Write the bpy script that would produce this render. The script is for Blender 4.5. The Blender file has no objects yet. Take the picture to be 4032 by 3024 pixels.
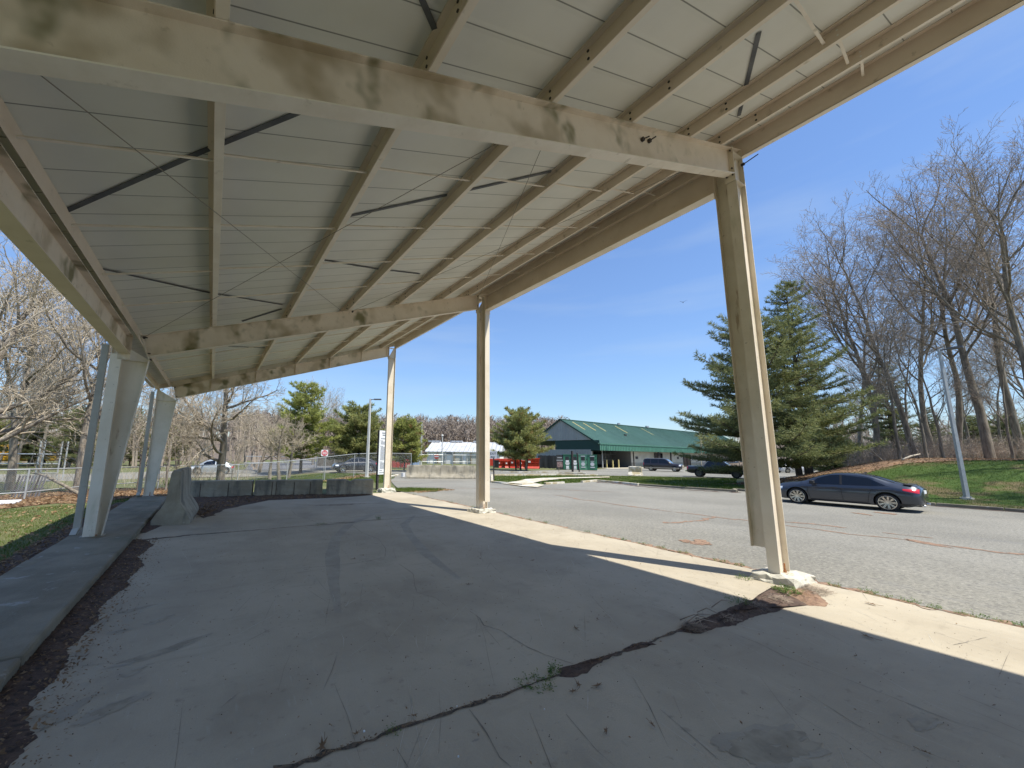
import bpy, bmesh, math, random
from mathutils import Vector, Matrix
from mathutils.geometry import tessellate_polygon
PI = math.pi
SC = bpy.context.scene
COL = SC.collection
random.seed(7)

# ------------------------------------------------------------------ camera, sky, sun, exposure
CAM = Vector((-7.2582, -2.7395, 1.7763))
CR = Vector((0.85442743, -0.5193794, 0.01409964))
CU = Vector((-0.09385804, -0.12760087, 0.98737464))
CF = Vector((0.51102293, 0.84496335, 0.15777362))
FPX, PPX, PPY = 1539.4155, 2016 - 238.15, 1512 + 28.76
cd = bpy.data.cameras.new('camera')
cam = bpy.data.objects.new('camera', cd); COL.objects.link(cam)
cam.matrix_world = Matrix(((CR.x, CU.x, -CF.x, CAM.x), (CR.y, CU.y, -CF.y, CAM.y), (CR.z, CU.z, -CF.z, CAM.z), (0, 0, 0, 1)))
cd.sensor_width = 36.0; cd.lens = FPX / 4032 * 36
cd.shift_x = 238.15 / 4032; cd.shift_y = 28.76 / 4032
cd.clip_start = 0.05; cd.clip_end = 2000
SC.camera = cam

SUN_EL = math.radians(62); SUN_AZ = math.atan2(0.449, -0.893)      # direction towards the sun
sd = Vector((math.sin(SUN_AZ) * math.cos(SUN_EL), math.cos(SUN_AZ) * math.cos(SUN_EL), math.sin(SUN_EL)))
w = bpy.data.worlds.new('World'); SC.world = w; w.use_nodes = True
nt = w.node_tree; bg = nt.nodes['Background']
sky = nt.nodes.new('ShaderNodeTexSky'); sky.sky_type = 'NISHITA'; sky.sun_disc = False
sky.sun_elevation = SUN_EL; sky.sun_rotation = SUN_AZ
sky.air_density = 1.0; sky.dust_density = 0.0; sky.ozone_density = 3.5; sky.altitude = 0
# soften the bright horizon band of the sky: colour / (1 + k * luminance), slightly bluer
def _n(tp, **k):
    n = nt.nodes.new(tp)
    for q, v in k.items(): setattr(n, q, v)
    return n
bw = _n('ShaderNodeRGBToBW'); nt.links.new(sky.outputs[0], bw.inputs[0])
ma = _n('ShaderNodeMath', operation='MULTIPLY_ADD'); ma.inputs[1].default_value = 0.13; ma.inputs[2].default_value = 1.0; nt.links.new(bw.outputs[0], ma.inputs[0])
dv = _n('ShaderNodeMath', operation='DIVIDE'); dv.inputs[0].default_value = 1.0; nt.links.new(ma.outputs[0], dv.inputs[1])
sc1 = _n('ShaderNodeVectorMath', operation='SCALE'); nt.links.new(sky.outputs[0], sc1.inputs[0]); nt.links.new(dv.outputs[0], sc1.inputs['Scale'])
tint = _n('ShaderNodeVectorMath', operation='MULTIPLY'); nt.links.new(sc1.outputs[0], tint.inputs[0]); tint.inputs[1].default_value = (0.93, 0.99, 1.09)
# faint high haze streaks in the air
tcw = _n('ShaderNodeTexCoord'); mpw = _n('ShaderNodeMapping'); mpw.inputs['Scale'].default_value = (1.0, 1.6, 9.0); mpw.inputs['Rotation'].default_value = (0.12, 0.10, 0); nt.links.new(tcw.outputs['Generated'], mpw.inputs[0])
nzw = _n('ShaderNodeTexNoise'); nzw.inputs['Scale'].default_value = 1.7; nzw.inputs['Detail'].default_value = 6; nt.links.new(mpw.outputs[0], nzw.inputs['Vector'])
mrw = _n('ShaderNodeMapRange'); mrw.inputs['From Min'].default_value = 0.46; mrw.inputs['From Max'].default_value = 0.75; mrw.inputs['To Max'].default_value = 0.22; nt.links.new(nzw.outputs[0], mrw.inputs['Value'])
mxw = _n('ShaderNodeMix', data_type='RGBA'); mxw.inputs[7].default_value = (2.6, 3.1, 3.6, 1); nt.links.new(mrw.outputs[0], mxw.inputs[0]); nt.links.new(tint.outputs[0], mxw.inputs[6])
nt.links.new(mxw.outputs[2], bg.inputs[0])
bg.inputs[1].default_value = 0.10
sl = bpy.data.lights.new('sun', 'SUN'); sl.energy = 2.8; sl.angle = math.radians(0.55); sl.color = (1.0, 0.95, 0.84)
so = bpy.data.objects.new('sun', sl); COL.objects.link(so)
so.rotation_euler = (-sd).to_track_quat('-Z', 'Y').to_euler()
SC.view_settings.view_transform = 'Standard'; SC.view_settings.look = 'None'
SC.view_settings.gamma = 1.0; SC.view_settings.exposure = 1.27
SC.cycles.max_bounces = 8; SC.cycles.diffuse_bounces = 5; SC.cycles.transparent_max_bounces = 24

# ------------------------------------------------------------------ survey helpers (site points measured from the camera station)
def at(px, py, d):
    return CAM + (CF + CR * ((px - PPX) / FPX) - CU * ((py - PPY) / FPX)) * d
def G(px, py, z=-0.2):
    r = CF + CR * ((px - PPX) / FPX) - CU * ((py - PPY) / FPX)
    t = (z - CAM.z) / r.z
    return Vector((CAM.x + t * r.x, CAM.y + t * r.y, z))
def ss(a, b, x):
    t = max(0.0, min(1.0, (x - a) / (b - a))); return t * t * (3 - 2 * t)
def hz(x, y):
    z = -0.05
    z -= 0.20 * ss(0.5, 9, x)
    z -= 0.20 * ss(14, 24, y) * (1 - ss(0.5, 9, x))
    z -= 0.40 * ss(20, 34, y) * (1 - ss(-4, 6, x))
    z += 2.15 * ss(21.3, 33, x) * (1 - ss(3, 14, y))
    d = math.hypot(x + 7, y + 3)
    z += 9 * ss(110, 235, d)
    return z

# ------------------------------------------------------------------ materials
MATS = {}
def nd(nt, t, **k):
    n = nt.nodes.new(t)
    for a, b in k.items(): setattr(n, a, b)
    return n
def mat(name, col, rough=0.7, col2=None, scale=4.0, detail=6.0, lo=0.35, hi=0.65, metal=0.0, bump=0.0, bscale=None,
        spots=None, spec=0.5, stretch=(1, 1, 1), coat=0.0, alpha=None, trans=0.0, layers=(), coords='Object', emis=None, sss=0.0):
    """principled surface; colour 1 -> colour 2 by noise, then extra layers (colour, scale, lo, hi, amount, stretch)"""
    m = bpy.data.materials.new(name); m.use_nodes = True; nt = m.node_tree
    p = nt.nodes['Principled BSDF']; MATS[name] = m
    tc = nd(nt, 'ShaderNodeTexCoord')
    def mapped(st):
        if tuple(st) == (1, 1, 1): return tc.outputs[coords]
        mp = nd(nt, 'ShaderNodeMapping'); mp.inputs['Scale'].default_value = st
        nt.links.new(tc.outputs[coords], mp.inputs[0]); return mp.outputs[0]
    def noise(sc, dt, st):
        n = nd(nt, 'ShaderNodeTexNoise'); n.inputs['Scale'].default_value = sc; n.inputs['Detail'].default_value = dt
        n.inputs['Roughness'].default_value = 0.6
        nt.links.new(mapped(st), n.inputs['Vector']); return n
    def ramp(src, a, b):
        r = nd(nt, 'ShaderNodeMapRange'); r.interpolation_type = 'SMOOTHSTEP'
        r.inputs['From Min'].default_value = a; r.inputs['From Max'].default_value = b
        nt.links.new(src, r.inputs['Value']); return r.outputs[0]
    cur = None
    p.inputs['Base Color'].default_value = (*col, 1)
    if col2 is not None:
        mx = nd(nt, 'ShaderNodeMix', data_type='RGBA'); mx.inputs[6].default_value = (*col, 1); mx.inputs[7].default_value = (*col2, 1)
        nt.links.new(ramp(noise(scale, detail, stretch).outputs[0], lo, hi), mx.inputs[0]); cur = mx.outputs[2]
    for (lc, lsc, la, lb, am, st) in layers:
        mx = nd(nt, 'ShaderNodeMix', data_type='RGBA'); mx.inputs[7].default_value = (*lc, 1)
        if cur is None: mx.inputs[6].default_value = (*col, 1)
        else: nt.links.new(cur, mx.inputs[6])
        f = ramp(noise(lsc, 5 if len(st) == 3 else 2.5, st[:3]).outputs[0], la, lb)
        if len(st) == 4:                                  # grime gathers towards the low (x < 0) end of the frame
            sx_ = nd(nt, 'ShaderNodeSeparateXYZ'); nt.links.new(tc.outputs[coords], sx_.inputs[0])
            fx_ = nd(nt, 'ShaderNodeMapRange'); fx_.inputs['From Min'].default_value = st[3]; fx_.inputs['From Max'].default_value = st[3] - 4; nt.links.new(sx_.outputs[0], fx_.inputs['Value'])
            m0 = nd(nt, 'ShaderNodeMath', operation='MULTIPLY'); nt.links.new(f, m0.inputs[0]); nt.links.new(fx_.outputs[0], m0.inputs[1]); f = m0.outputs[0]
        mu = nd(nt, 'ShaderNodeMath', operation='MULTIPLY'); mu.inputs[1].default_value = am
        nt.links.new(f, mu.inputs[0]); nt.links.new(mu.outputs[0], mx.inputs[0]); cur = mx.outputs[2]
    if cur is not None: nt.links.new(cur, p.inputs['Base Color'])
    p.inputs['Roughness'].default_value = rough; p.inputs['Metallic'].default_value = metal
    p.inputs['Specular IOR Level'].default_value = spec
    p.inputs['Coat Weight'].default_value = coat; p.inputs['Coat Roughness'].default_value = 0.06
    p.inputs['Transmission Weight'].default_value = trans
    if emis: p.inputs['Emission Color'].default_value = (*emis[0], 1); p.inputs['Emission Strength'].default_value = emis[1]
    if alpha is not None: p.inputs['Alpha'].default_value = alpha
    if bump:
        b = nd(nt, 'ShaderNodeBump'); b.inputs['Strength'].default_value = 1.0; b.inputs['Distance'].default_value = bump
        nt.links.new(noise(bscale or scale * 6, 8, stretch).outputs[0], b.inputs['Height'])
        nt.links.new(b.outputs[0], p.inputs['Normal'])
    return m
def leafmat(name, c1, c2, c3=None, sc=0.6, rough=0.6, trans=0.0):
    m = mat(name, c1, rough, c2, scale=sc, detail=3, lo=0.38, hi=0.62, spec=0.25,
            layers=([(c3, sc * 4, 0.45, 0.7, 0.7, (1, 1, 1))] if c3 else []))
    nt = m.node_tree; p = nt.nodes['Principled BSDF']; out = nt.nodes['Material Output']        # thin leaves let some light through
    tr = nd(nt, 'ShaderNodeBsdfTranslucent'); mx = nd(nt, 'ShaderNodeMixShader'); mx.inputs[0].default_value = 0.35
    if p.inputs['Base Color'].links: nt.links.new(p.inputs['Base Color'].links[0].from_socket, tr.inputs[0])
    nt.links.new(p.outputs[0], mx.inputs[1]); nt.links.new(tr.outputs[0], mx.inputs[2]); nt.links.new(mx.outputs[0], out.inputs[0])
    return m
mat('concrete', (0.375, 0.325, 0.245), 0.9, (0.465, 0.41, 0.315), 0.5, 8, bump=0.004, bscale=60,
    layers=[((0.22, 0.19, 0.145), 0.9, 0.52, 0.75, 0.4, (1, 1, 1)), ((0.50, 0.44, 0.34), 2.2, 0.55, 0.75, 0.4, (1.2, .5, 1)), ((0.22, 0.19, 0.145), 9, 0.60, 0.72, 0.45, (1, 1, 1)), ((0.22, 0.19, 0.145), 2.6, 0.57, 0.75, 0.25, (0.35, 1.6, 1)), ((0.46, 0.43, 0.37), 4, 0.6, 0.7, 0.35, (6, .7, 1)),
            ((0.19, 0.18, 0.17), 7.0, 0.66, 0.72, 0.5, (1, 3, 1)), ((0.22, 0.21, 0.2), 140, 0.5, 0.75, 0.35, (1, 1, 1))])
mat('kerb_concrete', (0.185, 0.16, 0.115), 0.92, (0.26, 0.23, 0.17), 1.3, 8, bump=0.008, bscale=30,
    layers=[((0.13, 0.14, 0.10), 1.1, 0.5, 0.7, 0.6, (1, 1, 1)), ((0.4, 0.4, 0.38), 5, 0.62, 0.7, 0.5, (1, 1, 1))])
mat('barrier_concrete', (0.30, 0.265, 0.20), 0.93, (0.40, 0.36, 0.28), 2.2, 8, bump=0.008, bscale=24,
    layers=[((0.12, 0.115, 0.10), 3.0, 0.48, 0.68, 0.75, (1, 1, 0.22)), ((0.5, 0.47, 0.38), 6, 0.66, 0.74, 0.5, (1, 1, 1))])
mat('pale_concrete', (0.55, 0.52, 0.44), 0.9, (0.66, 0.63, 0.56), 2.0, 7, bump=0.006, bscale=30,
    layers=[((0.34, 0.27, 0.13), 1.4, 0.42, 0.6, 0.8, (1, 1, 1))])
mat('footing_concrete', (0.46, 0.44, 0.37), 0.92, (0.6, 0.57, 0.5), 5, 7, bump=0.015, bscale=14,
    layers=[((0.24, 0.22, 0.16), 6, 0.56, 0.7, 0.7, (1, 1, 1))])
mat('asphalt', (0.20, 0.19, 0.158), 0.93, (0.265, 0.252, 0.212), 0.22, 8, bump=0.006, bscale=90,
    layers=[((0.10, 0.095, 0.085), 17, 0.47, 0.60, 0.55, (1, 1, 1)), ((0.42, 0.40, 0.34), 21, 0.54, 0.66, 0.55, (1, 1, 1)), ((0.10, 0.10, 0.10), 60, 0.52, 0.66, 0.5, (1, 1, 1)), ((0.33, 0.31, 0.28), 70, 0.56, 0.7, 0.6, (1, 1, 1)),
            ((0.17, 0.17, 0.17), 0.8, 0.58, 0.75, 0.4, (2.5, 0.5, 1))])
mat('dark_asphalt', (0.12, 0.12, 0.125), 0.93, (0.15, 0.15, 0.15), 0.5, 6, bump=0.005, bscale=60)
mat('crack', (0.05, 0.04, 0.03), 0.95, (0.16, 0.12, 0.085), 30)
mat('tyre_mark', (0.325, 0.292, 0.233), 0.9, (0.40, 0.362, 0.29), 2, 8, bump=0.004, bscale=60)
mat('damp_mark', (0.26, 0.23, 0.175), 0.9, (0.38, 0.335, 0.255), 5, 8)
mat('hair_crack', (0.17, 0.15, 0.125), 0.95, (0.24, 0.22, 0.19), 8)
mat('needles', (0.22, 0.135, 0.09), 0.95, (0.32, 0.21, 0.14), 9, 8, bump=0.012, bscale=70,
    layers=[((0.09, 0.05, 0.03), 25, 0.5, 0.66, 0.7, (1, 1, 1)), ((0.42, 0.29, 0.17), 40, 0.6, 0.7, 0.6, (1, 1, 1))])
mat('soil_litter', (0.085, 0.055, 0.042), 0.97, (0.13, 0.085, 0.062), 7, 8, bump=0.02, bscale=45,
    layers=[((0.035, 0.025, 0.02), 18, 0.5, 0.66, 0.8, (1, 1, 1)), ((0.22, 0.15, 0.10), 50, 0.6, 0.7, 0.5, (1, 1, 1))])
mat('ground', (0.11, 0.125, 0.04), 0.97, (0.18, 0.165, 0.075), 0.35, 8, lo=0.4, hi=0.7, bump=0.03, bscale=22,
    layers=[((0.05, 0.09, 0.02), 1.6, 0.45, 0.7, 0.7, (1, 1, 1)), ((0.26, 0.21, 0.11), 14, 0.6, 0.75, 0.5, (1, 1, 1))])
mat('leaf_ground', (0.30, 0.175, 0.10), 0.97, (0.20, 0.13, 0.08), 2.0, 8, bump=0.03, bscale=30,
    layers=[((0.48, 0.36, 0.22), 22, 0.56, 0.7, 0.7, (1, 1, 1)), ((0.10, 0.06, 0.035), 11, 0.55, 0.7, 0.6, (1, 1, 1)),
            ((0.08, 0.12, 0.035), 0.9, 0.56, 0.66, 0.7, (1, 1, 1))])
mat('bank_ground', (0.045, 0.09, 0.010), 0.97, (0.075, 0.11, 0.016), 0.5, 8, lo=0.4, hi=0.7, bump=0.04, bscale=18,
    layers=[((0.15, 0.105, 0.055), 0.5, 0.50, 0.62, 0.8, (1, 1, 1)), ((0.18, 0.17, 0.06), 9, 0.58, 0.75, 0.5, (1, 1, 1))])
mat('hill_ground', (0.17, 0.13, 0.10), 1.0, (0.11, 0.09, 0.07), 0.2)
leafmat('grass_blade', (0.075, 0.135, 0.015), (0.14, 0.19, 0.03), (0.045, 0.09, 0.010), 0.9)
leafmat('grass_dry', (0.30, 0.26, 0.13), (0.20, 0.19, 0.08), None, 2)
leafmat('weed_leaf', (0.09, 0.17, 0.03), (0.16, 0.22, 0.06), None, 6)
leafmat('dead_leaf', (0.20, 0.125, 0.07), (0.36, 0.25, 0.15), (0.12, 0.07, 0.04), 5)
leafmat('pale_leaf', (0.45, 0.33, 0.19), (0.30, 0.17, 0.09), None, 4)
leafmat('pine_dark', (0.15, 0.18, 0.08), (0.25, 0.27, 0.11), (0.38, 0.38, 0.17), 0.6)
leafmat('pine_olive', (0.30, 0.33, 0.10), (0.46, 0.48, 0.15), (0.09, 0.12, 0.04), 0.6)
leafmat('pine_mid', (0.24, 0.27, 0.10), (0.40, 0.42, 0.16), (0.30, 0.27, 0.10), 0.6)
leafmat('pine_bronze', (0.30, 0.20, 0.08), (0.22, 0.21, 0.07), (0.36, 0.22, 0.09), 0.5)
mat('bark', (0.15, 0.125, 0.095), 0.95, (0.29, 0.25, 0.195), 3, 8, stretch=(3, 3, 0.5), bump=0.02, bscale=12)
mat('bark_pale', (0.30, 0.26, 0.21), 0.95, (0.17, 0.14, 0.11), 3, 8, stretch=(3, 3, 0.5), bump=0.02, bscale=12)
mat('bark_pine', (0.08, 0.06, 0.045), 0.95, (0.13, 0.10, 0.075), 3, 8, bump=0.02, bscale=12)
mat('bark_birch', (0.55, 0.5, 0.4), 0.9, (0.35, 0.3, 0.24), 6, 6, stretch=(1, 1, 3))
mat('twig', (0.27, 0.22, 0.175), 0.95, (0.40, 0.335, 0.27), 1.5)
mat('twig_pale', (0.36, 0.30, 0.22), 0.95, (0.50, 0.43, 0.33), 1.5)
mat('woods', (0.25, 0.205, 0.165), 1.0, (0.36, 0.30, 0.25), 0.08, 5)
mat('stick', (0.22, 0.17, 0.13), 0.9, (0.35, 0.28, 0.22), 8)

STAIN = [((0.20, 0.165, 0.055), 0.9, 0.50, 0.68, 0.62, (1, 1, 1.2)), ((0.10, 0.085, 0.03), 1.7, 0.62, 0.78, 0.55, (1, 1, 1)),
         ((0.30, 0.24, 0.15), 9, 0.6, 0.75, 0.4, (1, 1, 1))]
mat('paint_cream', (0.74, 0.63, 0.48), 0.62, (0.66, 0.55, 0.41), 1.2, 5, bump=0.0015, bscale=90, layers=STAIN)
mat('paint_beam', (0.82, 0.71, 0.585), 0.6, (0.74, 0.625, 0.50), 1.2, 5, bump=0.0015, bscale=90,
    layers=[((0.36, 0.27, 0.15), 1.5, 0.46, 0.66, 0.75, (1, 1, 1, -1.0)), ((0.13, 0.12, 0.03), 2.1, 0.54, 0.70, 0.85, (1, 1, .8, 0.0)), ((0.30, 0.15, 0.06), 7, 0.68, 0.75, 0.6, (2.5, 1, .4)),
            ((0.34, 0.27, 0.17), 11, 0.6, 0.74, 0.4, (1, 1, 1))])
mat('paint_purlin', (0.74, 0.62, 0.50), 0.6, (0.67, 0.55, 0.435), 1.5, 5,
    layers=[((0.24, 0.18, 0.10), 6, 0.62, 0.74, 0.5, (1, 1, 1))])
mat('paint_bounce_lit', (0.88, 0.80, 0.68), 0.6, (0.80, 0.715, 0.59), 2.5, 5,  # same cream paint, lightened: light bounced up from the ground is in the colour
    layers=[((0.36, 0.30, 0.20), 7, 0.6, 0.74, 0.5, (1, 1, 1))])
mat('paint_column', (0.80, 0.72, 0.60), 0.6, (0.70, 0.615, 0.49), 1.3, 5, bump=0.0012, bscale=80,
    layers=[((0.28, 0.27, 0.12), 1.2, 0.54, 0.74, 0.5, (2, 2, 0.5)), ((0.30, 0.17, 0.07), 4.5, 0.64, 0.74, 0.6, (2, 2, 0.35)),
            ((0.25, 0.19, 0.12), 14, 0.66, 0.72, 0.6, (1, 1, 1))])
mat('paint_grey', (0.47, 0.44, 0.38), 0.6, (0.38, 0.355, 0.30), 1.3, 5, layers=[((0.2, 0.2, 0.16), 5, 0.6, 0.75, 0.5, (1, 1, 1))])
mat('rust', (0.30, 0.12, 0.045), 0.9, (0.42, 0.2, 0.08), 20)
mat('bolt_dark', (0.05, 0.04, 0.035), 0.7)
mat('bolt_light', (0.75, 0.74, 0.7), 0.5)
mat('strap', (0.085, 0.09, 0.10), 0.7, (0.14, 0.145, 0.15), 3)
mat('rod', (0.24, 0.21, 0.17), 0.6)
mat('galvanised', (0.48, 0.5, 0.5), 0.45, (0.38, 0.4, 0.41), 6, metal=0.6)
mat('galv_pale', (0.46, 0.475, 0.475), 0.5, (0.38, 0.395, 0.40), 6, metal=0.2)
mat('pole_paint', (0.62, 0.62, 0.60), 0.55, (0.55, 0.55, 0.53), 3)
mat('lamp_dark', (0.10, 0.10, 0.11), 0.5)
mat('tyre', (0.02, 0.02, 0.021), 0.85)
mat('rim', (0.72, 0.69, 0.63), 0.25, metal=0.9)
mat('rim_dark', (0.12, 0.12, 0.12), 0.35, metal=0.7)
mat('glass', (0.006, 0.009, 0.016), 0.05, spec=0.5)
mat('glass_pale', (0.10, 0.14, 0.18), 0.05, spec=0.8, coat=1.0)
mat('car_grey', (0.046, 0.053, 0.070), 0.32, metal=0.55, coat=1.0)
mat('car_black', (0.006, 0.007, 0.010), 0.3, coat=0.5)
mat('car_dark', (0.030, 0.033, 0.038), 0.35, metal=0.3, coat=1.0)
mat('car_silver', (0.46, 0.50, 0.52), 0.35, metal=0.5, coat=1.0)
mat('car_plum', (0.02, 0.014, 0.016), 0.3, coat=0.6)
mat('car_pale', (0.55, 0.57, 0.6), 0.35, metal=0.3, coat=1.0)
mat('trim_tan', (0.36, 0.33, 0.27), 0.45)
mat('black_plastic', (0.018, 0.018, 0.02), 0.6)
mat('chrome', (0.7, 0.7, 0.7), 0.15, metal=1.0)
mat('lens_red', (0.55, 0.015, 0.02), 0.15, coat=1.0)
mat('lens_clear', (0.7, 0.75, 0.8), 0.1, coat=1.0)
mat('white_plate', (0.75, 0.77, 0.78), 0.5)
mat('sign_white', (0.82, 0.84, 0.86), 0.5)
mat('sign_grey', (0.55, 0.58, 0.62), 0.5)
mat('sign_red', (0.62, 0.03, 0.05), 0.45)
mat('ink', (0.04, 0.04, 0.045), 0.6)
mat('ink_pale', (0.25, 0.27, 0.3), 0.6)
mat('post_wood', (0.20, 0.17, 0.12), 0.9, (0.30, 0.25, 0.17), 5, stretch=(3, 3, 0.5))
mat('post_dark', (0.035, 0.03, 0.03), 0.7, (0.06, 0.05, 0.05), 5)
mat('bin_green', (0.035, 0.17, 0.10), 0.5, (0.05, 0.20, 0.12), 3)
mat('bin_light', (0.10, 0.30, 0.19), 0.5, (0.12, 0.33, 0.22), 3)
mat('bin_dark', (0.02, 0.025, 0.03), 0.6)
mat('bin_photo', (0.35, 0.26, 0.25), 0.6, (0.12, 0.07, 0.08), 6)
mat('plow_red', (0.62, 0.055, 0.025), 0.5, (0.5, 0.04, 0.02), 3)
mat('container_red', (0.42, 0.07, 0.06), 0.6, (0.32, 0.05, 0.045), 3)
mat('truck_blue', (0.30, 0.40, 0.58), 0.5)
mat('bollard_yellow', (0.62, 0.52, 0.22), 0.6)
mat('bucket_white', (0.8, 0.82, 0.85), 0.4)
mat('stone_base', (0.36, 0.33, 0.28), 0.9, (0.45, 0.42, 0.37), 3)
mat('fence_slat', (0.055, 0.05, 0.045), 0.9, (0.13, 0.12, 0.105), 2.2, stretch=(1, 1, 0.1))
mat('dark_inside', (0.03, 0.028, 0.027), 0.9)
mat('inside_grey', (0.20, 0.20, 0.21), 0.8)
mat('yellow_paint', (0.75, 0.42, 0.04), 0.5)

def ribbed(name, col, col2, pitch, axis, depth=0.03, rough=0.45, gap=None):
    """painted sheet metal with standing ribs; the colour belongs to the sheet, the ribs are relief"""
    m = mat(name, col, rough, col2, 0.7, 4); nt = m.node_tree; p = nt.nodes['Principled BSDF']
    tc = nd(nt, 'ShaderNodeTexCoord'); sp = nd(nt, 'ShaderNodeSeparateXYZ'); nt.links.new(tc.outputs['Object'], sp.inputs[0])
    mu = nd(nt, 'ShaderNodeMath', operation='MULTIPLY'); mu.inputs[1].default_value = 1.0 / pitch
    nt.links.new(sp.outputs[axis], mu.inputs[0])
    fr = nd(nt, 'ShaderNodeMath', operation='FRACT'); nt.links.new(mu.outputs[0], fr.inputs[0])
    pp = nd(nt, 'ShaderNodeMath', operation='PINGPONG'); pp.inputs[1].default_value = 0.5; nt.links.new(fr.outputs[0], pp.inputs[0])
    mr = nd(nt, 'ShaderNodeMapRange'); mr.inputs['From Min'].default_value = 0.03; mr.inputs['From Max'].default_value = 0.14
    mr.interpolation_type = 'SMOOTHSTEP'; nt.links.new(pp.outputs[0], mr.inputs['Value'])
    b = nd(nt, 'ShaderNodeBump'); b.inputs['Distance'].default_value = depth; b.invert = True
    nt.links.new(mr.outputs[0], b.inputs['Height']); nt.links.new(b.outputs[0], p.inputs['Normal'])
    if gap:                                                   # a darker sealant line in each seam
        mr2 = nd(nt, 'ShaderNodeMapRange'); mr2.inputs['From Min'].default_value = 0.008; mr2.inputs['From Max'].default_value = 0.02
        nt.links.new(pp.outputs[0], mr2.inputs['Value'])
        mx = nd(nt, 'ShaderNodeMix', data_type='RGBA'); mx.inputs[6].default_value = (*gap, 1)
        src = p.inputs['Base Color'].links[0].from_socket; nt.links.new(src, mx.inputs[7])
        nt.links.new(mr2.outputs[0], mx.inputs[0]); nt.links.new(mx.outputs[2], p.inputs['Base Color'])
    return m
ribbed('roof_liner', (0.80, 0.79, 0.72), (0.74, 0.73, 0.66), 0.41, 1, 0.004, 0.55, gap=(0.24, 0.24, 0.21))
ribbed('green_roof', (0.055, 0.128, 0.100), (0.066, 0.146, 0.116), 0.6, 0, 0.07, gap=(0.02, 0.07, 0.05))
ribbed('green_fascia', (0.075, 0.21, 0.155), (0.085, 0.225, 0.165), 0.45, 0, 0.05, gap=(0.04, 0.12, 0.09))
ribbed('grey_siding', (0.33, 0.35, 0.35), (0.29, 0.31, 0.31), 0.55, 1, 0.05)
ribbed('white_siding', (0.66, 0.63, 0.55), (0.58, 0.55, 0.47), 0.5, 0, 0.04)
ribbed('white_roof', (0.56, 0.57, 0.58), (0.48, 0.49, 0.50), 0.9, 0, 0.08, gap=(0.35, 0.36, 0.38))
mat('dark_green', (0.012, 0.05, 0.045), 0.7)
mat('grey_wall', (0.80, 0.79, 0.76), 0.8, (0.86, 0.85, 0.82), 0.6)
mat('roof_patch', (0.55, 0.55, 0.56), 0.6)

def chain_mat():
    m = bpy.data.materials.new('chain_link'); m.use_nodes = True; nt = m.node_tree
    p = nt.nodes['Principled BSDF']; p.inputs['Base Color'].default_value = (0.5, 0.52, 0.53, 1)
    p.inputs['Roughness'].default_value = 0.5; p.inputs['Metallic'].default_value = 0.3
    tc = nd(nt, 'ShaderNodeTexCoord'); uv = nd(nt, 'ShaderNodeSeparateXYZ'); nt.links.new(tc.outputs['UV'], uv.inputs[0])
    outs = []
    for s in (1, -1):
        a = nd(nt, 'ShaderNodeMath', operation='MULTIPLY'); a.inputs[1].default_value = s; nt.links.new(uv.outputs[1], a.inputs[0])
        b = nd(nt, 'ShaderNodeMath', operation='ADD'); nt.links.new(uv.outputs[0], b.inputs[0]); nt.links.new(a.outputs[0], b.inputs[1])
        c = nd(nt, 'ShaderNodeMath', operation='MULTIPLY'); c.inputs[1].default_value = 1 / 0.07; nt.links.new(b.outputs[0], c.inputs[0])
        d = nd(nt, 'ShaderNodeMath', operation='FRACT'); nt.links.new(c.outputs[0], d.inputs[0])
        e = nd(nt, 'ShaderNodeMath', operation='LESS_THAN'); e.inputs[1].default_value = 0.045; nt.links.new(d.outputs[0], e.inputs[0]); outs.append(e)
    mx = nd(nt, 'ShaderNodeMath', operation='MAXIMUM'); nt.links.new(outs[0].outputs[0], mx.inputs[0]); nt.links.new(outs[1].outputs[0], mx.inputs[1])
    nt.links.new(mx.outputs[0], p.inputs['Alpha']); MATS['chain_link'] = m
chain_mat()

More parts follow.
